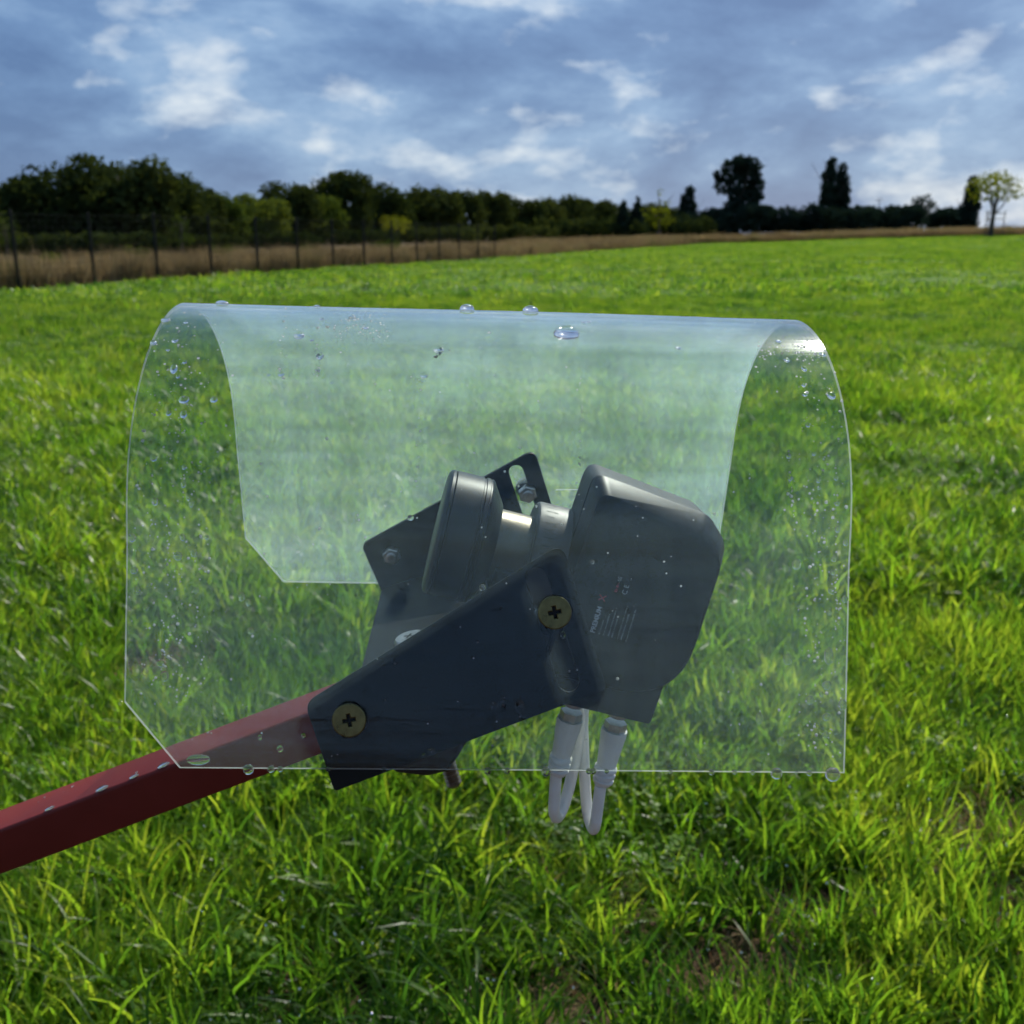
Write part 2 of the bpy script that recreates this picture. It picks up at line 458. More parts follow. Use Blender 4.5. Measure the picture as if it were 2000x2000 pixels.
M['straw'] = leaf_mat('straw', [(0.16, 0.095, 0.055), (0.30, 0.20, 0.12), (0.40, 0.30, 0.18)], 0.4, (1.1, 1.0, 0.8), 2.0, 0.4, 0.0)
M['drygrass'] = leaf_mat('dry_grass', [(0.09, 0.074, 0.04), (0.18, 0.138, 0.078), (0.30, 0.235, 0.135), (0.11, 0.125, 0.045)], 0.35, (1.1, 1.0, 0.8), 0.25, 0.5, 0.0)
M['post'] = pbr('dark_fence_post', (0.012, 0.013, 0.012), 0.8, spec=0.2, var=0.2, scale=8)
M['bark'] = pbr('bark', (0.05, 0.042, 0.034), 0.9, var=0.35, scale=6, bump=0.5, bscale=20)
M['leaf_dark'] = leaf_mat('dark_tree_leaves', [(0.018, 0.030, 0.012), (0.031, 0.046, 0.016), (0.050, 0.066, 0.022)], 0.3, (1.4, 1.3, 0.5), 0.35, 0.4, 0.0)
M['leaf_mid'] = leaf_mat('mid_green_leaves', [(0.036, 0.06, 0.014), (0.062, 0.092, 0.020), (0.09, 0.12, 0.026)], 0.35, (1.4, 1.3, 0.5), 0.35, 0.4, 0.0)
M['leaf_yellow'] = leaf_mat('yellow_green_leaves', [(0.08, 0.11, 0.012), (0.13, 0.16, 0.016), (0.19, 0.20, 0.03)], 0.4, (1.4, 1.3, 0.5), 0.6, 0.4, 0.0)
M['leaf_conifer'] = leaf_mat('conifer_needles', [(0.010, 0.022, 0.016), (0.016, 0.03, 0.022), (0.022, 0.04, 0.026)], 0.15, (1.2, 1.2, 0.7), 0.35, 0.5, 0.0)
M['wood'] = pbr('weathered_stake', (0.10, 0.08, 0.06), 0.8, var=0.25, scale=6)

# ------------------------------------------------------------------ ground
FA, FB = Vector((-12.0, 25.5)), Vector((0.85, 2.53))     # fence line: start and step between posts
def sstep(a, b, x):
    t = np.clip((x - a) / (b - a), 0, 1); return t * t * (3 - 2 * t)
def ground_z(x, y):
    x = np.asarray(x, float); y = np.asarray(y, float)
    rise = 1.15 * sstep(14, 66, x) * sstep(45, 128, y)
    near = 0.02 * np.sin(x * 1.7 + 0.5) * np.sin(y * 1.3) + 0.015 * np.sin(x * 3.1 + y * 2.3)
    far = 0.12 * np.sin(x * 0.11 + 1) * np.sin(y * 0.09) * sstep(12, 40, y)
    return rise + near + far * 0.4
def edge_y(x):
    """where the mown green field ends and the dry strip begins, as a distance for a given x"""
    x = np.asarray(x, float)
    along = 25.5 + (x + 12.0) * (2.53 / 0.85)
    return np.minimum(along - 0.15, 128 + 2.0 * np.sin(x * 0.15))
xs = np.concatenate([-np.geomspace(2500, 3, 34), np.linspace(-2.8, 2.8, 60), np.geomspace(3, 2500, 34)])
ys = np.concatenate([[-400, -100, -30, -10, -4, -2], np.linspace(-1, 8, 80), np.geomspace(8.3, 3500, 80)])
X, Y = np.meshgrid(xs, ys)
Z = ground_z(X, Y)
gv = np.stack([X, Y, Z], -1).reshape(-1, 3)
nx = len(xs)
gf = [(j * nx + i, j * nx + i + 1, (j + 1) * nx + i + 1, (j + 1) * nx + i) for j in range(len(ys) - 1) for i in range(nx - 1)]
def ground_mat():
    m, t, o = new_mat('field_soil_and_turf')
    p = N(t, 'ShaderNodeBsdfPrincipled'); p.inputs['Roughness'].default_value = 0.95; p.inputs['Specular IOR Level'].default_value = 0.1
    ge = N(t, 'ShaderNodeNewGeometry')
    sx = N(t, 'ShaderNodeSeparateXYZ'); L(t, ge.outputs['Position'], sx.inputs[0])
    n1 = N(t, 'ShaderNodeTexNoise'); n1.inputs['Scale'].default_value = 9; n1.inputs['Detail'].default_value = 8
    L(t, ge.outputs['Position'], n1.inputs['Vector'])
    soil = ramp(t, [(0.3, (0.024, 0.017, 0.010)), (0.5, (0.055, 0.038, 0.022)), (0.75, (0.12, 0.085, 0.052))])
    L(t, n1.outputs[0], soil.inputs[0])
    n2 = N(t, 'ShaderNodeTexNoise'); n2.inputs['Scale'].default_value = 0.8; n2.inputs['Detail'].default_value = 8; n2.inputs['Roughness'].default_value = 0.55
    L(t, ge.outputs['Position'], n2.inputs['Vector'])
    turf = ramp(t, [(0.3, (0.035, 0.085, 0.010)), (0.5, (0.065, 0.135, 0.012)), (0.7, (0.10, 0.165, 0.018))])
    L(t, n2.outputs[0], turf.inputs[0])
    # turf cover closes with distance as single plants stop being built
    mr = N(t, 'ShaderNodeMapRange'); mr.inputs[1].default_value = 2.5; mr.inputs[2].default_value = 9
    L(t, sx.outputs['Y'], mr.inputs[0])
    mx = N(t, 'ShaderNodeMix', data_type='RGBA')
    L(t, mr.outputs[0], mx.inputs[0]); L(t, soil.outputs[0], mx.inputs[6]); L(t, turf.outputs[0], mx.inputs[7])
    # dry land beyond the fence line and beyond the far edge
    al = N(t, 'ShaderNodeMath', operation='MULTIPLY_ADD'); al.inputs[1].default_value = 2.53 / 0.85; al.inputs[2].default_value = 25.5 + 12.0 * 2.53 / 0.85
    L(t, sx.outputs['X'], al.inputs[0])
    mn = N(t, 'ShaderNodeMath', operation='MINIMUM'); mn.inputs[1].default_value = 128
    L(t, al.outputs[0], mn.inputs[0])
    sb = N(t, 'ShaderNodeMath', operation='SUBTRACT'); L(t, sx.outputs['Y'], sb.inputs[0]); L(t, mn.outputs[0], sb.inputs[1])
    gt = N(t, 'ShaderNodeMath', operation='GREATER_THAN'); gt.inputs[1].default_value = 0.0; L(t, sb.outputs[0], gt.inputs[0])
    n3 = N(t, 'ShaderNodeTexNoise'); n3.inputs['Scale'].default_value = 0.15; n3.inputs['Detail'].default_value = 8
    L(t, ge.outputs['Position'], n3.inputs['Vector'])
    dry = ramp(t, [(0.3, (0.05, 0.042, 0.02)), (0.5, (0.10, 0.072, 0.042)), (0.7, (0.19, 0.135, 0.09))])
    L(t, n3.outputs[0], dry.inputs[0])
    m2 = N(t, 'ShaderNodeMix', data_type='RGBA')
    L(t, gt.outputs[0], m2.inputs[0]); L(t, mx.outputs[2], m2.inputs[6]); L(t, dry.outputs[0], m2.inputs[7])
    L(t, m2.outputs[2], p.inputs['Base Color'])
    bp = N(t, 'ShaderNodeBump'); bp.inputs['Strength'].default_value = 0.7; bp.inputs['Distance'].default_value = 0.03
    L(t, n1.outputs[0], bp.inputs['Height']); L(t, bp.outputs[0], p.inputs['Normal'])
    L(t, p.outputs[0], o.inputs[0])
    return m
ground = obj('ground', gv, gf, ground_mat(), smooth=True)
tag(ground, 'flat green field running back to a dry strip and the trees', kind='structure')

# ------------------------------------------------------------------ grass (uncountable: instanced on points)
def blades(n, spread, h0, h1, w0, w1, lean, segs=4, tip=True, droop=0.6):
    """one tuft of curved grass blades"""
    v, f = [], []
    for _ in range(n):
        r = spread * math.sqrt(rng.random()); a = rng.uniform(0, 2 * math.pi)
        bx, by = r * math.cos(a), r * math.sin(a)
        az = rng.uniform(0, 2 * math.pi) if rng.random() < 0.5 else a + rng.normal() * 0.6
        h = rng.uniform(h0, h1); w = rng.uniform(w0, w1) * 0.5
        ln = abs(rng.normal(lean, lean * 0.6)); dr = rng.uniform(0.3, 1.0) * droop
        dx, dy = math.cos(az), math.sin(az)
        tw = az + math.pi / 2 + rng.normal() * 0.6
        px, py = math.cos(tw), math.sin(tw)
        base = len(v)
        x, z, th = 0.0, -0.01, ln * 0.3
        st = h / segs
        for s in range(segs + 1):
            t = s / segs
            ww = w * (1 - t ** 2.2) * (0.7 + 0.6 * min(t * 2, 1) * 0.5)
            cx, cy = bx + dx * x, by + dy * x
            if s < segs:
                v += [(cx - px * ww, cy - py * ww, z), (cx + px * ww, cy + py * ww, z)]
            else:
                v.append((cx, cy, z))
            th += (ln * 0.5 + dr * t * 1.3) / segs * 2.0
            x += math.sin(th) * st; z += math.cos(th) * st
        for s in range(segs - 1):
            q = base + 2 * s
            f.append((q, q + 1, q + 3, q + 2))
        q = base + 2 * (segs - 1)
        f.append((q, q + 1, q + 2))
    return v, f
def weed(n, spread, h, size):
    """low broad-leaved plant: stalks with oval leaflets"""
    v, f = [], []
    for _ in range(n):
        a = rng.uniform(0, 2 * math.pi); r = spread * math.sqrt(rng.random())
        c = Vector((r * math.cos(a), r * math.sin(a), rng.uniform(0.25, 1.0) * h))
        for k in range(3):
            az = rng.uniform(0, 2 * math.pi); el = rng.uniform(-0.3, 0.8)
            d = Vector((math.cos(az) * math.cos(el), math.sin(az) * math.cos(el), math.sin(el)))
            sd_ = d.cross(Vector((0, 0, 1))).normalized()
            s = size * rng.uniform(0.6, 1.3); b = len(v)
            for (l, w) in ((0, 0.06), (0.35, 0.42), (0.7, 0.40)):
                v += [c + d * s * l - sd_ * s * w * 0.6, c + d * s * l + sd_ * s * w * 0.6]
            v.append(c + d * s * 1.05 - Vector((0, 0, 0.15 * s)))
            f += [(b, b + 1, b + 3, b + 2), (b + 2, b + 3, b + 5, b + 4), (b + 4, b + 5, b + 6)]
    return v, f
def proto_coll(name, protos, mat):
    c = bpy.data.collections.new(name)
    for i, (v, f) in enumerate(protos):
        me = mesh('%s_%02d' % (name, i), v, f, smooth=True); me.materials.append(mat[i] if isinstance(mat, list) else mat)
        c.objects.link(bpy.data.objects.new('%s_%02d' % (name, i), me))
    return c
def scatter(name, pts, rot, scl, idx, coll, label, cat):
    me = bpy.data.meshes.new(name)
    me.vertices.add(len(pts)); me.vertices.foreach_set('co', np.asarray(pts, np.float32).ravel())
    a = me.attributes.new('rot', 'FLOAT_VECTOR', 'POINT'); a.data.foreach_set('vector', np.asarray(rot, np.float32).ravel())
    a = me.attributes.new('scl', 'FLOAT_VECTOR', 'POINT'); a.data.foreach_set('vector', np.asarray(scl, np.float32).ravel())
    a = me.attributes.new('idx', 'INT', 'POINT'); a.data.foreach_set('value', np.asarray(idx, np.int32))
    o = bpy.data.objects.new(name, me); C.objects.link(o)
    g = bpy.data.node_groups.new(name, 'GeometryNodeTree')
    g.interface.new_socket('Geometry', in_out='INPUT', socket_type='NodeSocketGeometry')
    g.interface.new_socket('Geometry', in_out='OUTPUT', socket_type='NodeSocketGeometry')
    gi = N(g, 'NodeGroupInput'); go = N(g, 'NodeGroupOutput')
    ci = N(g, 'GeometryNodeCollectionInfo'); ci.inputs['Collection'].default_value = coll
    ci.inputs['Separate Children'].default_value = True; ci.inputs['Reset Children'].default_value = True
    ip = N(g, 'GeometryNodeInstanceOnPoints'); ip.inputs['Pick Instance'].default_value = True
    def at(nm, ty):
        n = N(g, 'GeometryNodeInputNamedAttribute', data_type=ty); n.inputs['Name'].default_value = nm
        return n.outputs[0]
    L(g, gi.outputs[0], ip.inputs['Points']); L(g, ci.outputs[0], ip.inputs['Instance'])
    L(g, at('idx', 'INT'), ip.inputs['Instance Index'])
    L(g, at('rot', 'FLOAT_VECTOR'), ip.inputs['Rotation']); L(g, at('scl', 'FLOAT_VECTOR'), ip.inputs['Scale'])
    L(g, ip.outputs[0], go.inputs[0])
    md = o.modifiers.new('scatter', 'NODES'); md.node_group = g
    tag(o, label, cat, kind='stuff')
    return o
def nz(x, y, s, seed=0.0):
    """cheap smooth noise in -1..1"""
    x = x * s + seed * 3.1; y = y * s - seed * 1.7
    return (np.sin(x * 1.3 + 1.7 * np.sin(y * 0.9 + seed)) + np.sin(y * 1.7 + 1.3 * np.sin(x * 1.1 - seed)) + np.sin((x + y) * 0.8 + 2 * np.sin((x - y) * 0.7))) / 3
BARE = [(0.40, 1.56, 0.24, 0.13), (0.62, 1.74, 0.12, 0.08), (1.10, 2.02, 0.28, 0.14), (0.10, 1.50, 0.16, 0.06), (-1.05, 2.9, 0.18, 0.2), (1.0, 1.75, 0.16, 0.10)]
def bare(x, y):
    b = np.zeros_like(x)
    for (cx, cy, rx, ry) in BARE:
        d = ((x - cx) / rx) ** 2 + ((y - cy) / ry) ** 2
        b = np.maximum(b, np.clip(1.25 - d, 0, 1))
    return b
def zone(y0, y1, dens, wk=0.56, wm=0.7):
    area = wk * (y1 ** 2 - y0 ** 2) + 2 * wm * (y1 - y0)
    n = int(area * dens)
    y = np.sqrt(rng.random(n * 2) * (y1 ** 2 - y0 ** 2) + y0 ** 2)
    hw = wk * y + wm
    x = rng.uniform(-1, 1, n * 2) * hw
    k = rng.permutation(n * 2)[:n]
    return x[k], y[k]
def pack(x, y, sx, sz, tilt=0.15):
    n = len(x)
    P = np.stack([x, y, ground_z(x, y)], -1)
    Rr = np.stack([rng.normal(0, tilt, n), rng.normal(0, tilt, n), rng.uniform(0, 6.283, n)], -1)
    Sc = np.stack([sx, sx, sz], -1)
    return P, Rr, Sc
PG, RG, SG, IG = [], [], [], []
NB = 8
tufts = [blades(22, 0.032, 0.07, 0.21, 0.0036, 0.0085, 0.38, 4, droop=0.55) for _ in range(NB)]
tufts += [blades(20, 0.024, 0.15, 0.30, 0.0045, 0.0098, 0.6, 5, droop=0.9) for _ in range(4)]
coarse = [blades(26, 0.10, 0.05, 0.13, 0.006, 0.011, 0.5, 3) for _ in range(5)]
huge = [blades(30, 0.45, 0.06, 0.16, 0.02, 0.045, 0.5, 2) for _ in range(4)]
allt = tufts + coarse + huge
def add(x, y, lo, hi, sx, sz, tilt=0.15):
    P, Rr, Sc = pack(x, y, sx, sz, tilt)
    PG.append(P); RG.append(Rr); SG.append(Sc); IG.append(rng.integers(lo, hi, len(x)))
x, y = zone(0.7, 3.2, 700)
keep = (rng.random(len(x)) > bare(x, y) * 0.93) & (rng.random(len(x)) > 0.25 * (nz(x, y, 5.0) < -0.35))
x, y = x[keep], y[keep]
hgt = 0.75 + 0.30 * nz(x, y, 2.2, 1) + 0.12 * rng.normal(size=len(x))
add(x, y, 0, NB, rng.uniform(0.8, 1.2, len(x)), np.clip(hgt, 0.35, 1.5))
x, y = zone(0.7, 4.5, 85)                         # longer lush tussocks
w = nz(x, y, 1.8, 2) + 1.2 * np.exp(-(((x + 0.25) / 0.35) ** 2 + ((y - 1.95) / 0.3) ** 2))
keep = (w > 0.15) & (bare(x, y) < 0.2)
x, y = x[keep], y[keep]
add(x, y, NB, NB + 4, rng.uniform(0.8, 1.25, len(x)), rng.uniform(0.7, 1.15, len(x)), 0.3)
x, y = zone(3.2, 11.0, 330)
keep = (rng.random(len(x)) > 0.2 * (nz(x, y, 3.0) < -0.4)) & (rng.random(len(x)) > sstep(4.5, 11.0, y))
x, y = x[keep], y[keep]
add(x, y, 0, NB, rng.uniform(1.0, 1.6, len(x)), np.clip(0.8 + 0.3 * nz(x, y, 1.6, 1) + 0.1 * rng.normal(size=len(x)), 0.4, 1.4))
x, y = zone(4.5, 24.0, 95)
keep = (y < edge_y(x) - 0.1) & (rng.random(len(x)) < sstep(4.0, 10.0, y)) & (rng.random(len(x)) > sstep(19.0, 24.0, y))
x, y = x[keep], y[keep]
add(x, y, NB + 4, NB + 9, rng.uniform(0.8, 1.4, len(x)), np.clip(0.95 + 0.55 * nz(x, y, 0.9, 1) + 0.2 * rng.normal(size=len(x)), 0.35, 2.0))
x, y = zone(17.0, 127.0, 4.2, 0.6, 1)
keep = (y < edge_y(x) - 0.3) & (rng.random(len(x)) < sstep(16.0, 23.0, y))
x, y = x[keep], y[keep]
add(x, y, NB + 9, NB + 13, rng.uniform(0.9, 1.5, len(x)), np.clip(0.9 + 0.4 * nz(x, y, 0.3, 1), 0.4, 1.6), 0.08)
scatter('meadow_grass', np.concatenate(PG), np.concatenate(RG), np.concatenate(SG), np.concatenate(IG),
        proto_coll('grass_tuft', allt, [M['grass']] * len(tufts) + [M['grass_far']] * (len(coarse) + len(huge))), 'wet green grass covering the whole field', 'grass')
# broad-leaved weeds among the grass
x, y = zone(0.8, 6.0, 90)
w = nz(x, y, 2.6, 5) + 1.4 * np.exp(-(((x - 0.25) / 0.32) ** 2 + ((y - 1.95) / 0.22) ** 2)) + 1.0 * np.exp(-(((x + 0.9) / 0.3) ** 2 + ((y - 2.1) / 0.3) ** 2))
keep = (w > 0.22) & (bare(x, y) < 0.5)
x, y = x[keep], y[keep]
P, Rr, Sc = pack(x, y, rng.uniform(0.8, 1.3, len(x)), rng.uniform(0.7, 1.4, len(x)))
scatter('meadow_weeds', P, Rr, Sc, rng.integers(0, 4, len(x)), proto_coll('weed_plant', [weed(22, 0.06, 0.075, 0.014) for _ in range(2)] + [weed(30, 0.05, 0.10, 0.009) for _ in range(2)], M['weed']),
        'low broad-leaved weeds growing between the grass blades', 'weeds')
# dead straw on the bare soil and between blades
x1, y1 = zone(0.8, 4.0, 1500)
k = (rng.random(len(x1)) < bare(x1, y1) * 0.9 + 0.035)
x, y = x1[k], y1[k]
P, Rr, Sc = pack(x, y, np.ones(len(x)), rng.uniform(0.5, 1.0, len(x)), 0.5)
scatter('dead_straw', P, Rr, Sc, rng.integers(0, 3, len(x)), proto_coll('straw_tuft', [blades(7, 0.05, 0.03, 0.11, 0.0018, 0.0035, 1.6, 3, droop=0.8) for _ in range(3)], M['straw']),
        'dead brown straw lying on the bare soil patches', 'straw')
# dew
x, y = zone(0.9, 6.0, 200)
P, Rr, Sc = pack(x, y, rng.uniform(0.5, 1.25, len(x)), np.ones(len(x)))
Sc[:, 2] = Sc[:, 0]
P[:, 2] += rng.uniform(0.05, 0.15, len(x))
bm = bmesh.new(); bmesh.ops.create_icosphere(bm, subdivisions=2, radius=0.0021)
dv = [v.co.copy() for v in bm.verts]; dfc = [[v.index for v in f.verts] for f in bm.faces]; bm.free()
scatter('dew_drops', P, Rr, Sc, np.zeros(len(x)), proto_coll('dew_drop', [(dv, dfc)], M['dew']), 'tiny glinting dew drops caught on the grass', 'dew')

# dry tall grass strip behind the fence and along the far edge
def dry_points():
    xs_, ys_ = [], []
    n = 9000
    s = rng.random(n) ** 1.0 * 150 - 12; d = rng.random(n) ** 1.5 * 7.5 + 0.25
    ux, uy = 0.3185, 0.948                      # along the fence
    bx = -12 + ux * s - uy * d; by = 25.5 + uy * s + ux * d
    k = by < 128 + 8
    xs_.append(bx[k]); ys_.append(by[k])
    n = 7000                                   # far edge
    bx = rng.uniform(14, 95, n); by = 128 + rng.random(n) * 9 + 2.0 * np.sin(bx * 0.15)
    k = bx > -12 + (by - 25.5) * (0.85 / 2.53)
    xs_.append(bx[k]); ys_.append(by[k])
    return np.concatenate(xs_), np.concatenate(ys_)
x, y = dry_points()
hh = 0.92 + 0.26 * nz(x, y, 0.7, 3) + 0.12 * rng.normal(size=len(x))
far_ = sstep(60, 120, y)
P, Rr, Sc = pack(x, y, 1.0 + 1.2 * far_, hh * (1 + 0.35 * far_), 0.06)
scatter('dry_tall_grass', P, Rr, Sc, rng.integers(0, 4, len(x)), proto_coll('dry_tuft', [blades(24, 0.28, 0.45, 0.95, 0.014, 0.03, 0.3, 3, droop=0.5) for _ in range(4)], M['drygrass']),
        'brown dry tall grass behind the fence and along the far field edge', 'dry grass')

# ------------------------------------------------------------------ fence
fence = empty('wire_fence', loc=(FA.x, FA.y, float(ground_z(FA.x, FA.y))))
tag(fence, 'dark wire fence with thin posts along the dry grass', 'fence')
fz = fence.location.z
def fpos(i):
    return Vector((FB.x * i, FB.y * i, 0)) + Vector((0, 0, float(ground_z(FA.x + FB.x * i, FA.y + FB.y * i)) - fz))
ph, pr = 1.85, 0.042
pv, pf = lathe([(-0.2, pr), (ph, pr), (ph + 0.02, pr * 0.6)], (0, 0, 0), (0, 0, 1), 8)
pme = mesh('post', pv, pf); pme.materials.append(M['post'])
for i in range(-2, 14):
    link('post', pme, None, fence, Matrix.Translation(fpos(i)))
for k, hgt_ in enumerate(np.linspace(0.15, 1.78, 12)):
    pts = [fpos(i) + Vector((0, 0, hgt_ + 0.004 * math.sin(i * 2.1 + k))) for i in range(-2, 14)]
    v, f = tube(pts, 0.0045 if k < 11 else 0.008, 4)
    obj('wire', v, f, M['post'], fence)
vv, ff = [], []
for i in range(-2, 12):
    for j in range(13):
        a = fpos(i).lerp(fpos(i + 1), (j + 0.5) / 13)
        b = len(vv)
        q, g_ = box(a.x - 0.003, a.x + 0.003, a.y - 0.003, a.y + 0.003, a.z + 0.12, a.z + 1.78)
        vv += q; ff += [tuple(i_ + b for i_ in t_) for t_ in g_]
o = obj('mesh_wires', vv, ff, M['post'], fence); o['kind'] = 'stuff'

# ------------------------------------------------------------------ trees
def leaf_cloud(lobes, n, size, hollow=0.45, seed=0):
    g = np.random.default_rng(seed)
    vol = np.array([l[3] * l[4] * l[5] for l in lobes]) ** 0.75; vol /= vol.sum()
    cnt = g.multinomial(n, vol)
    V, F = [], []
    for l, c in zip(lobes, cnt):
        d = g.normal(size=(c, 3)); d /= np.linalg.norm(d, axis=1)[:, None]
        r = (hollow + (1 - hollow) * g.random(c) ** 0.6)
        lump = 1 + 0.13 * np.sin(d[:, 0] * 7 + l[0]) * np.sin(d[:, 2] * 6 + l[1]) + 0.08 * np.sin(d[:, 1] * 13 + d[:, 2] * 11)
        P = np.array(l[:3]) + d * np.array(l[3:6]) * (r * lump)[:, None]
        t = g.normal(size=(c, 3)); t /= np.linalg.norm(t, axis=1)[:, None]
        b = np.cross(t, d + 0.5 * g.normal(size=(c, 3))); b /= np.linalg.norm(b, axis=1)[:, None] + 1e-9
        s = size * g.uniform(0.5, 1.3, c)[:, None]
        q = np.stack([P - t * s, P - b * s * 0.55, P + t * s, P + b * s * 0.55], 1)
        V.append(q.reshape(-1, 3))
    V = np.concatenate(V)
    F = np.arange(len(V)).reshape(-1, 4)
    return V, F
def trunk_mesh(h, r, limbs, seed):
    g = random.Random(seed)
    v, f = tube(spline([(0, 0, -0.3), (g.uniform(-.1, .1), 0, h * 0.35), (g.uniform(-.2, .2), g.uniform(-.2, .2), h * 0.7), (0, 0, h)], 4), [r * (1 - 0.75 * i / 12) for i in range(13)], 8)
    for k in range(limbs):
        a = 2 * math.pi * k / limbs + g.uniform(-.4, .4); z0 = h * g.uniform(0.35, 0.75); ln = h * g.uniform(0.3, 0.5)
        p = [(0, 0, z0), (math.cos(a) * ln * 0.4, math.sin(a) * ln * 0.4, z0 + ln * 0.4), (math.cos(a) * ln * 0.8, math.sin(a) * ln * 0.8, z0 + ln)]
        q, e = tube(spline(p, 3), [r * 0.4 * (1 - 0.8 * i / 6) for i in range(7)], 6)
        b = len(v); v += q; f += [tuple(i + b for i in t) for t in e]
    return v, f
def px_dir(px, py):
    x_, y_ = (px - 1000) / 2000, (1000 - py) / 2000
    return Vector((x_, math.cos(PITCH) + y_ * math.sin(PITCH), y_ * math.cos(PITCH) - math.sin(PITCH)))
def where(px, py, dist):
    d = px_dir(px, py); k = dist / d.y
    return Vector((d.x * k, dist, CAM_H + d.z * k))
TSEED = [100]
def tree(name, label, px, top, width, dist, mat, shape='round', cat='tree', group=None, leaf=1.0, n=3200, low=0.10, trunk=True):
    """a tree seen at photo column px with its top at row top; width in photo pixels; built at its real size at that distance"""
    TSEED[0] += 1; sd_ = TSEED[0]; g = random.Random(sd_)
    p = where(px, top, dist)
    gz = float(ground_z(p.x, dist)); h = p.z - gz; wd = width * dist / 2000 / 1.04
    e = empty(name, loc=(p.x, dist, gz)); e.rotation_euler = (0, 0, g.uniform(0, 6.28))
    lobes = []
    a_, b_ = wd / 2, wd / 2
    lsz = (0.046 if mat is M['leaf_conifer'] else 0.034) * math.sqrt(wd * h)
    if shape == 'round':
        z0 = h * low
        lobes.append((0, 0, (z0 + h) / 2, a_ * 0.86, b_ * 0.86, (h - z0) / 2 * 0.96))
        k = 11
        for i in range(k):
            an = 2 * math.pi * i / k * 2.4 + g.uniform(-.3, .3); rr = g.uniform(0.40, 0.66) * a_; zz = z0 + (h - z0) * g.uniform(0.18, 0.86)
            sc = g.uniform(0.26, 0.42)
            fall = math.sqrt(max(0.1, 1 - ((zz - (z0 + h) / 2) / ((h - z0) / 2)) ** 2))
            lobes.append((rr * fall * math.cos(an), rr * fall * math.sin(an), zz, a_ * sc, a_ * sc, min((h - z0) * 0.24, a_ * sc)))
    elif shape == 'column':
        for i in range(7):
            t = i / 6; wdt = a_ * (0.75 + 0.4 * math.sin(math.pi * min(t * 1.1, 1))) * (1 if t < 0.85 else 0.8)
            lobes.append((g.uniform(-.12, .12) * a_, g.uniform(-.12, .12) * a_, h * (0.06 + 0.86 * t), wdt, wdt, h * 0.115))
    elif shape == 'cone':
        for i in range(7):
            t = i / 6
            lobes.append((g.uniform(-.1, .1) * a_, g.uniform(-.1, .1) * a_, h * (0.1 + 0.82 * t), a_ * (1.05 - 0.85 * t), a_ * (1.05 - 0.85 * t), h * 0.11))
    elif shape == 'vase':
        for i in range(9):
            an = 2 * math.pi * i / 9 * 2.4; t = g.uniform(0.25, 0.92); rr = a_ * (0.25 + 0.55 * t) * g.uniform(0.4, 1)
            lobes.append((rr * math.cos(an), rr * math.sin(an), h * t, a_ * g.uniform(0.22, 0.4), a_ * g.uniform(0.22, 0.4), h * g.uniform(0.07, 0.13)))
        lobes.append((0, 0, h * 0.93, a_ * 0.22, a_ * 0.22, h * 0.07))
        lobes.append((0, 0, h * 0.45, a_ * 0.55, a_ * 0.55, h * 0.25))
    elif shape == 'hedge':
        k = int(wd / (h * 0.7)) + 3
        for i in range(k):
            lobes.append(((i / (k - 1) - 0.5) * wd * 0.94, g.uniform(-.4, .4) * h, h * g.uniform(0.36, 0.50), h * 0.62, h * 0.6, h * g.uniform(0.44, 0.54)))
        e.rotation_euler = (0, 0, 0); lsz = 0.11 * h
    elif shape == 'notched':
        z0 = h * low
        for (lx, lz, sx_, sz_) in ((0.15, 0.62, 0.62, 0.22), (-0.22, 0.84, 0.45, 0.12), (0.30, 0.82, 0.50, 0.14), (0.22, 0.44, 0.62, 0.18), (-0.55, 0.62, 0.38, 0.11), (-0.30, 0.34, 0.36, 0.10), (0.35, 0.25, 0.5, 0.14), (0.03, 0.90, 0.40, 0.09), (0.64, 0.62, 0.32, 0.15), (-0.62, 0.74, 0.28, 0.09), (-0.45, 0.24, 0.35, 0.09)):
            lobes.append((lx * a_, g.uniform(-.25, .25) * a_, h * lz, sx_ * a_, sx_ * a_ * 0.8, sz_ * h))
        e.rotation_euler = (0, 0, 0)
    if trunk:
        v, f = trunk_mesh(h * 0.82, max(0.1, wd * 0.03 + h * 0.012), 5, sd_)
        obj('trunk', v, f, M['bark'], e, smooth=True)
    v, f = leaf_cloud(lobes, n, leaf * lsz, seed=sd_)
    o = obj('crown', v, f, mat, e)
    tag(e, label, cat, group)
    return e
D, MI, YE, CO = M['leaf_dark'], M['leaf_mid'], M['leaf_yellow'], M['leaf_conifer']
GW = 'trees of the dark wood edge'
def hedge_dist(px): return 62 + 150 * max(0.0, min(1.0, (px - 200) / 1000)) ** 1.35
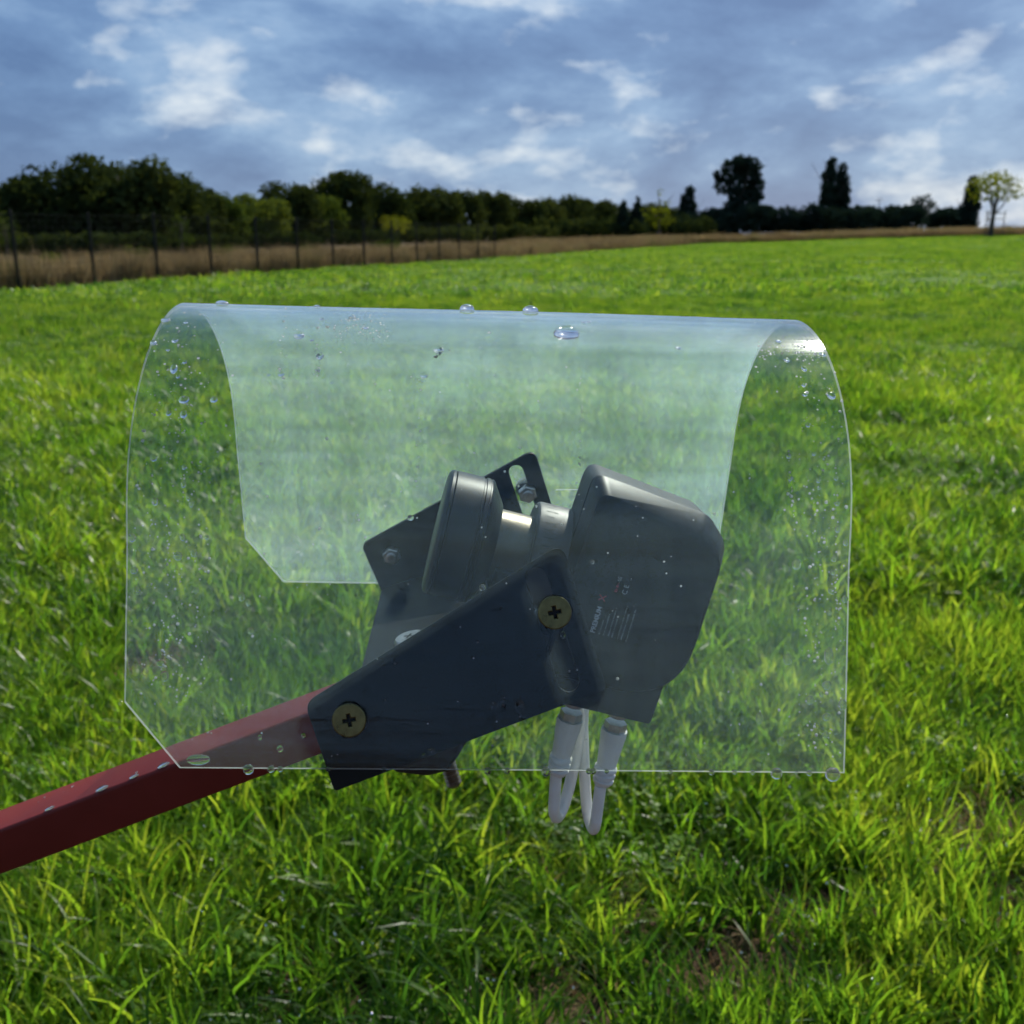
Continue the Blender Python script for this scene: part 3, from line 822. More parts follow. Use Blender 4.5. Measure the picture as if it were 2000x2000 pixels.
for a in [
    ('broadleaf_tree', 'dark broadleaf tree cut by the left picture edge', 18, 352, 150, 150, D),
    ('broadleaf_tree', 'tall dark round tree, first peak of the left wood', 110, 322, 190, 155, D),
    ('broadleaf_tree', 'tallest broad dark tree at the top of the left wood', 225, 312, 200, 150, D),
    ('broadleaf_tree', 'dark tree sloping down at the right shoulder of the tall left wood', 322, 345, 150, 152, D),
    ('broadleaf_tree', 'narrow dark tree just right of the tall left wood', 388, 370, 80, 160, D),
    ('broadleaf_tree', 'lighter olive tree in the dip beside the tall left wood', 432, 382, 90, 150, MI),
    ('broadleaf_tree', 'bright olive round tree standing forward of the wood edge', 500, 385, 110, 145, MI),
    ('broadleaf_tree', 'dark tree behind the bright olive round one', 560, 362, 110, 170, D),
    ('broadleaf_tree', 'olive tree leaning out below the second peak of the wood', 610, 388, 110, 150, MI),
    ('broadleaf_tree', 'tall dark tree forming the second peak of the wood', 655, 342, 125, 165, D),
    ('broadleaf_tree', 'dark domed tree above the small yellow bush', 752, 360, 100, 175, D),
    ('broadleaf_tree', 'wide dark dome right of the yellow bush', 843, 364, 110, 180, D),
    ('broadleaf_tree', 'low dark tree beside the wide dome', 905, 385, 80, 190, D),
    ('broadleaf_tree', 'dark tree with a small pointed top in mid treeline', 962, 382, 75, 190, D),
    ('broadleaf_tree', 'low dark tree at the picture centre of the treeline', 1020, 396, 80, 200, D),
    ('broadleaf_tree', 'small dark tree right of the picture centre', 1068, 390, 70, 205, D),
    ('broadleaf_tree', 'flat topped dark tree before the conifers', 1115, 392, 85, 205, D),
    ('broadleaf_tree', 'lowest dark tree of the centre treeline', 1162, 398, 80, 210, D),
    ('broadleaf_tree', 'broad dark low tree left of the conifers', 1190, 408, 90, 190, D),
    ('broadleaf_tree', 'dark tree between the conifers and the yellow-green young tree', 1268, 402, 60, 190, D),
    ('broadleaf_tree', 'low dark tree behind the yellow-green young tree', 1312, 412, 60, 190, D),
]:
    tree(a[0], a[1], a[2], a[3] - (7 if a[2] > 850 else 0), a[4] * 1.38, hedge_dist(a[2]) * 1.12 + (a[5] - 150) * 0.15, a[6], group=GW, low=0.0, n=7500)
for (px, top, w, lb) in [(60, 452, 190, 'dark undergrowth at the left picture edge beneath the wood'), (210, 448, 190, 'dark undergrowth beneath the tall left wood'), (365, 455, 190, 'dark undergrowth beneath the right shoulder of the left wood'),
                         (520, 450, 190, 'dark undergrowth beneath the olive trees'), (670, 446, 190, 'dark undergrowth beneath the second peak of the wood'), (830, 440, 190, 'dark undergrowth beneath the wide dome'),
                         (985, 436, 190, 'dark undergrowth beneath the centre treeline'), (1140, 422, 210, 'dark undergrowth beneath the conifers'), (1290, 418, 190, 'dark undergrowth behind the yellow-green young tree')]:
    tree('undergrowth_hedge', lb, px, top, w, hedge_dist(px), D, shape='hedge', n=2600, trunk=False, cat='hedge', group='dark undergrowth along the wood edge')
for a in [
    ('conifer', 'dark pointed conifer, left one of the close pair', 1218, 392, 50, 200, 'left'),
    ('conifer', 'dark pointed conifer, right one of the close pair', 1246, 386, 50, 202, 'right'),
]:
    tree(a[0], a[1], *a[2:6], CO, shape='cone', group='pair of conifers', n=2400, leaf=1.3)
tree('young_tree', 'loose yellow-green young tree before the conifers', 1290, 368, 86, 170, YE, shape='vase', n=420)
tree('bush', 'small yellow-green bush standing out before the dark wood', 773, 418, 72, 120, YE, low=0.35, n=700, cat='bush')
tree('young_tree', 'thin green young tree behind the fence at the left wood', 352, 418, 70, 60, MI, shape='vase', n=420)
tree('bush', 'light green bush at the left edge behind the fence', 6, 410, 70, 60, MI, shape='vase', n=500, cat='bush')
for (px, top, w, d_, lb) in [(95, 488, 60, 33, 'low green shrub in the dry grass, nearest the left picture edge'), (262, 482, 70, 37, 'low green shrub in the dry grass below the tall left wood'), (430, 478, 60, 42, 'low green shrub in the dry grass below the olive tree'), (600, 478, 60, 50, 'low green shrub in the dry grass behind the sixth post'), (752, 466, 80, 60, 'green shrub in the dry grass under the yellow bush')]:
    tree('shrub', lb, px, top, w, d_, MI, low=0.0, n=700, trunk=False, cat='shrub', group='green shrubs in the dry grass', leaf=1.4)
tree('large_tree', 'large lone dark tree with gaps in its crown against the sky', 1447, 301, 108, 230, CO, shape='notched', n=2300, low=0.05)
tree('columnar_poplar', 'taller left column of the twin dark poplars', 1624, 311, 34, 235, CO, shape='column', group='twin poplars', n=3000, leaf=1.3)
tree('columnar_poplar', 'shorter right column of the twin dark poplars', 1648, 321, 32, 236, CO, shape='column', group='twin poplars', n=3000, leaf=1.3)
for (px, top, w, lb) in [
    (1340, 420, 80, 'low dark bush at the foot of the tower'), (1400, 412, 90, 'low dark bush left of the large lone tree'),
    (1470, 405, 90, 'low dark bush under the large lone tree'), (1530, 408, 80, 'low dark bush between the lone tree and the poplars'),
    (1588, 405, 62, 'small round dark bush left of the poplars'), (1640, 412, 80, 'low dark bush at the foot of the poplars'),
    (1690, 405, 72, 'round dark bush just right of the poplars'), (1762, 407, 90, 'low wide dark bush left of the small domed tree'),
    (1850, 410, 70, 'low dark bush right of the small domed tree'), (1885, 418, 50, 'lowest dark bush beside the ivy column')]:
    tree('hedge_bush', lb, px, top - 5, w * 1.35, 225, CO, low=0.0, n=2200, group='low dark bushes along the far edge', cat='bush', trunk=False, leaf=1.3)
tree('narrow_tree', 'dark narrow flat-topped tree left of the large lone tree', 1346, 366, 34, 232, CO, shape='column', n=2800, leaf=1.3)
tree('small_tree', 'small domed dark tree between the poplars and the staked tree', 1806, 377, 62, 232, CO, n=1100, low=0.1)
tree('narrow_tree', 'dark narrow ivy-clad tree beside the staked young tree', 1902, 345, 34, 228, CO, shape='column', n=2600, leaf=1.3)
st = tree('young_tree', 'young yellow-green tree held by stakes at the right edge', 1950, 333, 122, 124, YE, shape='round', low=0.5, n=620)
# stakes round the young tree
p = st.location
fr = empty('tree_stakes', loc=p)
tag(fr, 'wooden stake frame round the young yellow-green tree', 'tree stakes')
for (dx, dy) in ((-1.05, -0.7), (1.05, -0.7), (0, 1.1)):
    v, f = lathe([(-0.3, 0.055), (2.9, 0.055), (2.95, 0.03)], (dx, dy, 0), (0, 0, 1), 8)
    obj('stake', v, f, M['wood'], fr)
for zz in (2.0, 2.6):
    for (q0, q1) in (((-1.05, -0.7), (1.05, -0.7)), ((1.05, -0.7), (0, 1.1)), ((0, 1.1), (-1.05, -0.7))):
        v, f = tube([(q0[0], q0[1], zz), (q1[0], q1[1], zz)], 0.045, 6)
        obj('rail', v, f, M['wood'], fr)
# masts
def at_ground(px, dist):
    p = where(px, 460, dist); return Vector((p.x, dist, float(ground_z(p.x, dist))))
for px, top, lb in ((1600, 388, 'thin mast standing left of the twin poplars'), (1711, 385, 'thin mast standing right of the twin poplars')):
    b = at_ground(px, 300); h_ = where(px, top, 300).z - b.z
    ms = empty('line_mast', loc=b); tag(ms, lb, 'mast', 'thin line masts on the horizon')
    v, f = lathe([(-0.5, 0.16), (h_, 0.10)], (0, 0, 0), (0, 0, 1), 8); obj('pole', v, f, M['post'], ms)
    obj('crossarm', *box(-1.0, 1.0, -0.05, 0.05, h_ - 0.9, h_ - 0.78), M['post'], ms)
    for sx_ in (-0.9, 0.9):
        v, f = lathe([(0, 0.05), (0.1, 0.09), (0.2, 0.05), (0.35, 0.08)], (sx_, 0, h_ - 0.78), (0, 0, 1), 8); obj('insulator', v, f, M['post'], ms)

# ------------------------------------------------------------------ device frame (hood, bracket, receiver, arm share it)
RM = Matrix(((0.9988, -0.0382, 0.0298), (0.0381, 0.9993, 0.0025), (-0.0298, -0.0014, 0.9996)))
DEV = Matrix.Translation((-0.0113, 0.5052, -0.1246 + CAM_H)) @ RM.to_4x4()
DEV = Matrix.Translation(DEV.translation) @ DEV.to_quaternion().to_matrix().to_4x4()

# hood: one bent sheet
HL, HA, HB, HN1, HN2 = 0.2985, 0.1002, 0.0881, 2.0, 1.95
K1, D1, K2, D2 = 0.254, 0.0902, 0.222, 0.094
def hood_profile():
    P = []
    hc = 0.0260
    for w_ in list(np.linspace(-D1, -D1 + hc, 5)) + list(np.linspace(-D1 + hc, 0, 11)[1:-1]):
        P.append((-(HA - K1 * w_), w_))
    for t_ in np.linspace(0, math.pi / 2, 34):
        P.append((-HA * max(math.cos(t_), 0) ** (2 / HN1), HB * math.sin(t_) ** (2 / HN1)))
    for t_ in np.linspace(math.pi / 2, 0, 34)[1:]:
        P.append((HA * max(math.cos(t_), 0) ** (2 / HN2), HB * math.sin(t_) ** (2 / HN2)))
    hc2 = 0.0310
    for w_ in list(np.linspace(0, -D2 + hc2, 11)[1:]) + list(np.linspace(-D2 + hc2, -D2, 5)[1:]):
        P.append((HA - K2 * w_, w_))
    P = np.array(P)
    for _ in range(14):                        # relax the joins so the bend is smooth
        Q = P.copy()
        Q[14:-14] = 0.25 * P[13:-15] + 0.5 * P[14:-14] + 0.25 * P[15:-13]
        P = Q
    return P
HP = hood_profile()
tn = np.gradient(HP, axis=0); tn /= np.linalg.norm(tn, axis=1)[:, None]
HN = np.stack([-tn[:, 1], tn[:, 0]], -1)          # points outward
if HN[len(HP) // 2, 1] < 0: HN = -HN
TH = 0.0019
def u_left(v_, w_):
    if v_ < 0:
        k_ = max(0.0, 1 - (w_ + D1) / 0.0260); return -HL / 2 + 0.0225 * k_
    k_ = max(0.0, 1 - (w_ + D2) / 0.0310); return -HL / 2 + 0.0215 * k_
NU = 40
hv_o, hv_i = [], []
for (pv_, nn_) in zip(HP, HN):
    u0 = u_left(*pv_)
    for i in range(NU + 1):
        u_ = u0 + (HL / 2 - u0) * i / NU
        wob = 0.0004 * math.sin(u_ * 25 + 1) * math.sin(pv_[1] * 30)
        hv_o.append((u_, pv_[0] + nn_[0] * (TH / 2 + wob), pv_[1] + nn_[1] * (TH / 2 + wob)))
        hv_i.append((u_, pv_[0] - nn_[0] * (TH / 2 - wob), pv_[1] - nn_[1] * (TH / 2 - wob)))
nP = len(HP); st_ = NU + 1
off = len(hv_o)
F_o = [(j * st_ + i, j * st_ + i + 1, (j + 1) * st_ + i + 1, (j + 1) * st_ + i) for j in range(nP - 1) for i in range(NU)]
F_i = [tuple(q + off for q in t_[::-1]) for t_ in F_o]
hood = empty('rain_hood', DEV)
tag(hood, 'clear arched plastic rain hood beaded with water over the receiver', 'rain hood')
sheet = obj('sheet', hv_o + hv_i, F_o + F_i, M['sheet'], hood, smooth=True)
border = [i for i in range(NU)] + [j * st_ + NU for j in range(nP - 1)] + [(nP - 1) * st_ + i for i in range(NU, 0, -1)] + [j * st_ for j in range(nP - 1, 0, -1)]
EV, EF = [], []
for k, b in enumerate(border):
    EV += [hv_o[b], hv_i[b]]
nb = len(border)
for k in range(nb):
    k2 = (k + 1) % nb
    EF.append((2 * k, 2 * k2, 2 * k2 + 1, 2 * k + 1))
obj('cut_edge', EV, EF, M['edge'], hood)
# fine pale line inside the far wall
def far_wall(u_, w_, d_): return (u_, HA - K2 * w_ - d_, w_)
for (ua, ub) in ((0.043, 0.064), (0.094, 0.108)):
    obj('pale_line', [far_wall(ua, -0.0262, 0.0012), far_wall(ub, -0.0255, 0.0012), far_wall(ub, -0.0250, 0.0012), far_wall(ua, -0.0256, 0.0012)], [(0, 1, 2, 3)], M['edge'], hood)

# ---- receiver (LNB): frame a along the axis, b across
CA, SA = math.cos(R_(13)), math.sin(R_(13))
def ab(a, b, v): return (a * CA + b * SA, v, -a * SA + b * CA)
AX = Vector((CA, 0, -SA)); BX = Vector((SA, 0, CA))
B0 = -0.0285
lnb = empty('satellite_receiver', DEV)
tag(lnb, 'dark grey satellite receiver head with printed side under the clear hood', 'satellite receiver')
def loft(sections, flip=False):
    v, f = [], []
    n = len(sections[0][1])
    for (vv_, pts) in sections: v += [ab(a, b, vv_) for (a, b) in pts]
    for j in range(len(sections) - 1):
        for i in range(n):
            i2 = (i + 1) % n
            f.append((j * n + i, j * n + i2, (j + 1) * n + i2, (j + 1) * n + i))
    f.append(tuple(range(n))[::-1]); f.append(tuple((len(sections) - 1) * n + i for i in range(n)))
    return v, f
def outline(l, tl, tr_a, tr_b, r, bot, rads):
    # counter-clockwise from the lower left
    return rpoly([(l, bot), (r, bot), (r, tr_b - 0.012), (tr_a, tr_b), (l + 0.004, tl)], rads, 8)
rf = [0.004, 0.034, 0.012, 0.012, 0.006]
v, f = loft([(-0.0300, outline(0.0480, 0.0160, 0.1060, 0.0070, 0.1170, -0.0790, [0.004, 0.032, 0.012, 0.010, 0.008])),
             (-0.0288, outline(0.0462, 0.0182, 0.1070, 0.0090, 0.1185, -0.0800, rf)),
             (-0.0185, outline(0.0432, 0.0240, 0.1085, 0.0165, 0.1210, -0.0810, rf)),
             (-0.0160, outline(0.0430, 0.0243, 0.1087, 0.0170, 0.1212, -0.0812, rf))])
o = fix_normals(obj('front_shell', v, f, M['lnb'], lnb)); autosmooth(o, 30); bevel(o, 0.0012, 3, 30)
v, f = loft([(-0.0155, outline(0.0426, 0.0240, 0.1083, 0.0166, 0.1208, -0.0808, rf)),
             (0.0120, outline(0.0426, 0.0236, 0.1075, 0.0160, 0.1200, -0.0808, rf)),
             (0.0260, outline(0.0445, 0.0190, 0.1040, 0.0110, 0.1170, -0.0790, rf)),
             (0.0300, outline(0.0480, 0.0130, 0.1000, 0.0060, 0.1130, -0.0760, rf))])
o = fix_normals(obj('back_shell', v, f, M['lnb_back'], lnb)); autosmooth(o, 30); bevel(o, 0.001, 2, 30)
# weather skirt round the sockets
v, f = loft([(-0.0270, rpoly([(0.0360, -0.0945), (0.1095, -0.0955), (0.1105, -0.0600), (0.0360, -0.0600)], 0.002, 4)), (0.0240, rpoly([(0.0360, -0.0945), (0.1095, -0.0955), (0.1105, -0.0600), (0.0360, -0.0600)], 0.002, 4))])
o = fix_normals(obj('weather_skirt', v, f, M['lnb'], lnb)); bevel(o, 0.001, 2, 30)
# feed: cap, flange, neck, graduated collar
c3 = lambda a: ab(a, B0, 0)
def lat(name, prof, mat, ang=30, seg=64):
    v, f = lathe([(0, r) if False else (t, r) for t, r in prof], c3(0), AX, seg)
    return autosmooth(fix_normals(obj(name, v, f, mat, lnb)), ang)
lat('feed_cap', [(-0.0215, 0.0300), (-0.0205, 0.0318), (-0.0195, 0.0325), (-0.0180, 0.0325), (-0.0176, 0.0318), (-0.0172, 0.0326), (-0.0035, 0.0326), (-0.0032, 0.0320), (-0.0022, 0.0320), (-0.0019, 0.0326), (0.0000, 0.0326), (0.0003, 0.0321), (0.0010, 0.0321), (0.0013, 0.0326), (0.0022, 0.0318), (0.0088, 0.0215), (0.0088, 0.0150)], M['cap'])
lat('neck', [(0.0080, 0.0188), (0.0290, 0.0188)], M['neck'])
lat('collar', [(0.0262, 0.0230), (0.0262, 0.0258), (0.0272, 0.0270), (0.0290, 0.0273), (0.0440, 0.0273), (0.0448, 0.0266)], M['ring'])
# graduation on the collar
for i in range(9):
    an = R_(38 - 9 * i + 52)          # measured from the near side towards the top
    ln = 0.0042 if i % 2 else 0.0062
    rr = 0.02745
    c = Vector(c3(0.0300)); 
    e_t = Vector((0, -math.cos(an), 0)) + BX * math.sin(an)
    tg_ = AX.cross(e_t)
    p0 = c + e_t * rr
    v = [p0 - tg_ * 0.00018, p0 + tg_ * 0.00018, p0 + AX * ln + tg_ * 0.00018, p0 + AX * ln - tg_ * 0.00018]
    obj('scale_mark', v, [(0, 1, 2, 3)], M['tick'], lnb)
def text(name, s, size, a, b, v_, mat, parent, xd=None, yd=None, bold=0.0, origin=None):
    cu = bpy.data.curves.new(name, 'FONT'); cu.body = s; cu.size = size; cu.offset = bold; cu.extrude = 0.00003
    o = bpy.data.objects.new(name, cu); C.objects.link(o)
    me = bpy.data.meshes.new_from_object(o.evaluated_get(bpy.context.evaluated_depsgraph_get()))
    bpy.data.objects.remove(o); bpy.data.curves.remove(cu); me.materials.clear(); me.name = name
    xd = xd or BX; yd = yd or -AX
    zd = xd.cross(yd)
    mw = Matrix((xd, yd, zd)).transposed().to_4x4()
    mw.translation = Vector(origin) if origin is not None else Vector(ab(a, b, v_))
    return link(name, me, mat, parent, mw)
NF = -0.03008
text('brand_print', 'PREMIUM', 0.00345, 0.0668, -0.0524, NF, M['print'], lnb, bold=0.00008)
text('brand_cross_print', 'X', 0.0046, 0.0671, -0.0352, NF, M['print_red'], lnb, bold=0.0001)
text('model_print', '-SE', 0.0026, 0.0720, -0.0240, NF, M['print'], lnb)
text('approval_mark', 'C E', 0.0036, 0.0767, -0.0293, NF, M['print'], lnb)
def bar_line(name, a, b0, b1, h_, mat, seed):
    g = random.Random(seed); v, f = [], []; b = b0
    while b < b1:
        w_ = g.uniform(0.0003, 0.0011); h2 = h_ * g.uniform(0.6, 1.0); k = len(v)
        v += [ab(a, b, NF), ab(a, min(b + w_, b1), NF), ab(a - h2, min(b + w_, b1), NF), ab(a - h2, b, NF)]
        f.append((k, k + 1, k + 2, k + 3)); b += w_ + g.choice([0.00015, 0.00015, 0.0002, 0.0006])
    return obj(name, v, f, mat, lnb)
for i, (a_, b0_, b1_) in enumerate([(0.0696, -0.0524, -0.0445), (0.0718, -0.0525, -0.0408), (0.0743, -0.0522, -0.0370), (0.0762, -0.0527, -0.0405), (0.0792, -0.0523, -0.0344), (0.0811, -0.0525, -0.0385), (0.0838, -0.0529, -0.0355)]):
    bar_line('fine_print_line', a_, b0_, b1_, 0.0009, M['print_faint'], i)
bar_line('model_print_red', 0.0717, -0.0290, -0.0243, 0.0015, M['print_red'], 40)
bar_line('disposal_mark', 0.0768, -0.0214, -0.0202, 0.0004, M['print'], 41)
# threaded sockets
def along(p, q, t): return Vector(p).lerp(Vector(q), t)
PORTS = [((0.0480, 0.0, -0.1200), (0.0405, 0.0, -0.1640)), ((0.0725, 0.0, -0.1260), (0.0655, 0.0, -0.1720))]
for (p, q) in PORTS:
    d = (Vector(q) - Vector(p)).normalized()
    prof = []
    for k in range(9): prof += [(-0.012 + k * 0.0014, 0.0047), (-0.0113 + k * 0.0014, 0.0051)]
    v, f = lathe(prof, p, d, 24)
    fix_normals(obj('threaded_socket', v, f, M['steel'], lnb, smooth=True))
# ---- cables
CABP = [
    [(0.0405, 0.0, -0.1600), (0.0402, 0.000, -0.1740), (0.0405, 0.0015, -0.1855), (0.0432, 0.0075, -0.1925), (0.0478, 0.0150, -0.1875), (0.0525, 0.0210, -0.1680), (0.0550, 0.0265, -0.1450), (0.0500, 0.0290, -0.1230), (0.0300, 0.0270, -0.1060), (0.0, 0.0235, -0.1060), (-0.05, 0.0195, -0.1190), (-0.12, 0.0195, -0.1480), (-0.30, 0.0195, -0.2240), (-0.75, 0.0195, -0.4140)],
    [(0.0655, 0.0, -0.1680), (0.0645, 0.000, -0.1820), (0.0640, 0.0015, -0.1930), (0.0635, 0.0080, -0.2000), (0.0610, 0.0160, -0.1930), (0.0590, 0.0230, -0.1720), (0.0575, 0.0290, -0.1480), (0.0560, 0.0340, -0.1300), (0.0380, 0.0330, -0.1120), (0.0, 0.0235, -0.1150), (-0.05, 0.0195, -0.1270), (-0.12, 0.0195, -0.1560), (-0.30, 0.0195, -0.2320), (-0.75, 0.0195, -0.4220)]]
for i, ((p, q), path) in enumerate(zip(PORTS, CABP)):
    cb = empty('coaxial_cable', DEV)
    tag(cb, ['white coaxial cable on the socket nearer the bracket, looping up below the hood', 'white coaxial cable on the outer socket, hanging lowest below the hood'][i], 'cable', 'white cables plugged into the receiver')
    v, f = tube(spline(path, 10), 0.0033, 16)
    fix_normals(obj('jacket', v, f, M['cable'], cb, smooth=True))
    d = (Vector(q) - Vector(p)).normalized()
    v, f = lathe([(0.0035, 0.0052), (0.0035, 0.0062), (0.0105, 0.0062), (0.0105, 0.0050)], p, d, 6)
    fix_normals(obj('plug_nut', v, f, M['steel'], cb))
    prof = [(0.0080, 0.0062), (0.0080, 0.0070), (0.0100, 0.0072), (0.0280, 0.0055), (0.0300, 0.0053), (0.0310, 0.0063), (0.0326, 0.0063), (0.0332, 0.0046), (0.0343, 0.0046), (0.0349, 0.0061), (0.0364, 0.0061), (0.0370, 0.0045), (0.0381, 0.0045), (0.0387, 0.0059), (0.0402, 0.0056), (0.0415, 0.0046), (0.0420, 0.0034)]
    v, f = lathe(prof, p, d, 32)
    autosmooth(fix_normals(obj('rubber_boot', v, f, M['rubber'], cb)), 50)

# ---- bracket: two side plates and a base plate between them
brk = empty('mounting_bracket', DEV)
tag(brk, 'black U-shaped steel bracket with slotted side plates bolted inside the hood', 'bracket')
PLATE = rpoly([(-0.0640, -0.1000), (0.0485, -0.0575), (0.0285, 0.0015), (-0.0770, -0.0645)], [0.0015, 0.002, 0.0055, 0.006], 7)
SLOT = slot((0.0180, -0.0130), (0.0325, -0.0545), 0.0045)
SC_A, SC_B = (-0.0580, -0.0702), (0.0255, -0.0262)
def side_frame(near):
    """plate frame: x along the arm side, y up the sheet, z outward; origin where the sheet plane meets w=0"""
    k = K1 if near else K2; s = -1 if near else 1
    yd = Vector((0, -s * k, 1)).normalized(); zd = Vector((0, s, k)).normalized()
    m = Matrix((Vector((1, 0, 0)), yd, Vector((1, 0, 0)).cross(yd))).transposed().to_4x4()
    org = Vector((0, s * HA, 0)) - zd * (TH / 2 + 0.0022)
    m.translation = org
    return m, k, zd
for near in (True, False):
    m, k, zd = side_frame(near)
    q = math.sqrt(1 + k * k)
    lo = [[(x_, y_ * q) for (x_, y_) in PLATE], [(x_, y_ * q) for (x_, y_) in SLOT], circ(SC_A[0], SC_A[1] * q, 0.0032, 20)]
    flat_shape('side_plate', lo, 0.0010, 0.0005, M['plate'], brk, m, 2)
BASE_U0, BASE_U1 = Vector((-0.0650, 0, -0.0965)), Vector((0.0160, 0, -0.0660))
bd = (BASE_U1 - BASE_U0).normalized(); bn = Vector((-bd.z, 0, bd.x))
v, f = [], []
for dz in (0, -0.0020):
    for (P0, vv_) in ((BASE_U0, -1), (BASE_U1, -1), (BASE_U1, 1), (BASE_U0, 1)):
        w_ = P0.z
        hw = HA - (K1 if vv_ < 0 else K2) * w_ - 0.0040
        c = P0 + bn * dz
        v.append((c.x, vv_ * hw, c.z))
o = fix_normals(obj('base_plate', v, [(0, 1, 2, 3), (7, 6, 5, 4), (0, 4, 5, 1), (1, 5, 6, 2), (2, 6, 7, 3), (3, 7, 4, 0)], M['plate'], brk)); bevel(o, 0.0006, 2)
# saddle holding the receiver's neck: post and half ring on the base
v, f = [], []
sec = []
for i in range(17):
    an = R_(200 + 140 * i / 16)
    for rr in (0.0190, 0.0222):
        for aa in (0.0115, 0.0235):
            e_t = Vector((0, math.cos(an), 0)) + BX * math.sin(an)
            v.append(Vector(c3(aa)) + e_t * rr)
for i in range(16):
    b = 4 * i
    f += [(b, b + 1, b + 5, b + 4), (b + 2, b + 6, b + 7, b + 3), (b, b + 4, b + 6, b + 2), (b + 1, b + 3, b + 7, b + 5)]
f += [(0, 2, 3, 1), (64, 65, 67, 66)]
fix_normals(obj('neck_saddle', v, f, M['clamp'], brk, smooth=False))
pc = Vector(c3(0.0175)) - BX * 0.0218
fix_normals(obj('saddle_post', *tube([pc, pc - BX * 0.020], 0.009, 16), M['clamp'], brk))
def phillips(parent, m, r_=0.0070, name='hood_screw', mat=None):
    """flat round head with a cross recess, axis along +z of m"""
    mat = mat or M['gold']
    w_, l_ = 0.0006, 0.0025
    plus = [(w_, w_), (w_, l_), (-w_, l_), (-w_, w_), (-l_, w_), (-l_, -w_), (-w_, -w_), (-w_, -l_), (w_, -l_), (w_, -w_), (l_, -w_), (l_, w_)]
    a_ = R_(12)
    plus = [(x_ * math.cos(a_) - y_ * math.sin(a_), x_ * math.sin(a_) + y_ * math.cos(a_)) for x_, y_ in plus]
    h = flat_shape(name, [circ(0, 0, r_, 40), plus], 0.0010, 0.00055, mat, parent, m @ Matrix.Translation((0, 0, 0.0011)), 3)
    v, f = lathe([(0, r_ * 0.8), (0.0004, r_ * 0.8)], (0, 0, 0), (0, 0, 1), 24)
    fix_normals(obj('cross_shade', v, f, M['dark'], h, mw=Matrix.Translation((0, 0, -0.0012))))  # dark disc behind the cross hole, shade put into its colour
    return h
def hexnut(parent, m, af=0.0058, h=0.0042, name='hex_nut', stub=0.0028, mat=None):
    v, f = lathe([(0, af * 0.95), (0.0004, af), (h - 0.0006, af), (h, af * 0.9)], (0, 0, 0), (0, 0, 1), 6)
    o = fix_normals(obj(name, v, f, mat or M['steel'], parent, mw=m))
    prof = []
    for k in range(5): prof += [(h + stub * k / 5, 0.0030), (h + stub * (k + 0.5) / 5, 0.0033)]
    prof.append((h + stub, 0.0024))
    v, f = lathe([(0, 0.003)] + prof, (0, 0, 0), (0, 0, 1), 20)
    fix_normals(obj('bolt_end', v, f, mat or M['steel'], o, smooth=False))
    return o
def outward(m, near, x_, y_, dz):
    s = Matrix.Identity(4) if near else Matrix.Rotation(math.pi, 4, 'Y')
    # +z of the result points away from the device centre
    base = m @ Matrix.Translation((x_, y_, 0))
    zdir = (m.to_3x3() @ Vector((0, 0, 1)))
    want = Vector((0, -1, 0)) if near else Vector((0, 1, 0))
    rot = Matrix.Identity(4) if zdir.dot(want) > 0 else Matrix.Rotation(math.pi, 4, 'X')
    return base @ rot @ Matrix.Translation((0, 0, dz))
for near in (True, False):
    m, k, zd = side_frame(near); q = math.sqrt(1 + k * k)
    for (x_, y_) in (SC_A, SC_B):
        phillips(brk, outward(m, near, x_, y_ * q, 0.0026 + TH))
        inw = outward(m, near, x_, y_ * q, -0.0011) @ Matrix.Rotation(math.pi, 4, 'X')
        hexnut(brk, inw)
# ---- red arm
ARM0 = Vector((-0.0941, 0, -0.1199)); ad = Vector((1, 0, 0.4245)).normalized(); an_ = Vector((-ad.z, 0, ad.x))
ARM_W, ARM_H = 0.0145, 0.0245
arm = empty('feed_arm', DEV)
tag(arm, 'wet dark red square-tube arm reaching in from the lower left', 'support arm')
def armp(s, v_, h_): 
    c = ARM0 + ad * s + an_ * h_
    return (c.x, v_, c.z)
ring = rpoly([(-ARM_W, -ARM_H), (ARM_W, -ARM_H), (ARM_W, 0), (-ARM_W, 0)], 0.0022, 4)
ring_i = rpoly([(-ARM_W + .0018, -ARM_H + .0018), (ARM_W - .0018, -ARM_H + .0018), (ARM_W - .0018, -.0018), (-ARM_W + .0018, -.0018)], 0.001, 4)
v, f = [], []
s0, s1 = -0.80, 0.108
n = len(ring)
for s_ in (s0, s1): v += [armp(s_, *q) for q in ring]
for s_ in (s0, s1): v += [armp(s_, *q) for q in ring_i]
for i in range(n):
    i2 = (i + 1) % n
    f += [(i, i2, n + i2, n + i), (2 * n + i, 3 * n + i, 3 * n + i2, 2 * n + i2), (i, 2 * n + i, 2 * n + i2, i2), (n + i, n + i2, 3 * n + i2, 3 * n + i)]
autosmooth(fix_normals(obj('tube', v, f, M['arm'], arm)), 50)
# black plastic clamp under the arm end
cl = [(-0.058, -0.128), (-0.051, -0.147), (-0.0465, -0.1525), (-0.030, -0.1545), (-0.019, -0.1515), (-0.0135, -0.143), (-0.0085, -0.133), (-0.003, -0.124), (0.002, -0.1055), (-0.030, -0.119)]
v, f = [], []
for vv_ in (-0.0165, 0.0165): v += [(a_, vv_, b_) for a_, b_ in cl]
n = len(cl)
for i in range(n):
    i2 = (i + 1) % n; f.append((i, i2, n + i2, n + i))
f += [tuple(range(n))[::-1], tuple(range(n, 2 * n))]
o = fix_normals(obj('clamp_block', v, f, M['clamp'], arm)); bevel(o, 0.0022, 3, 20)
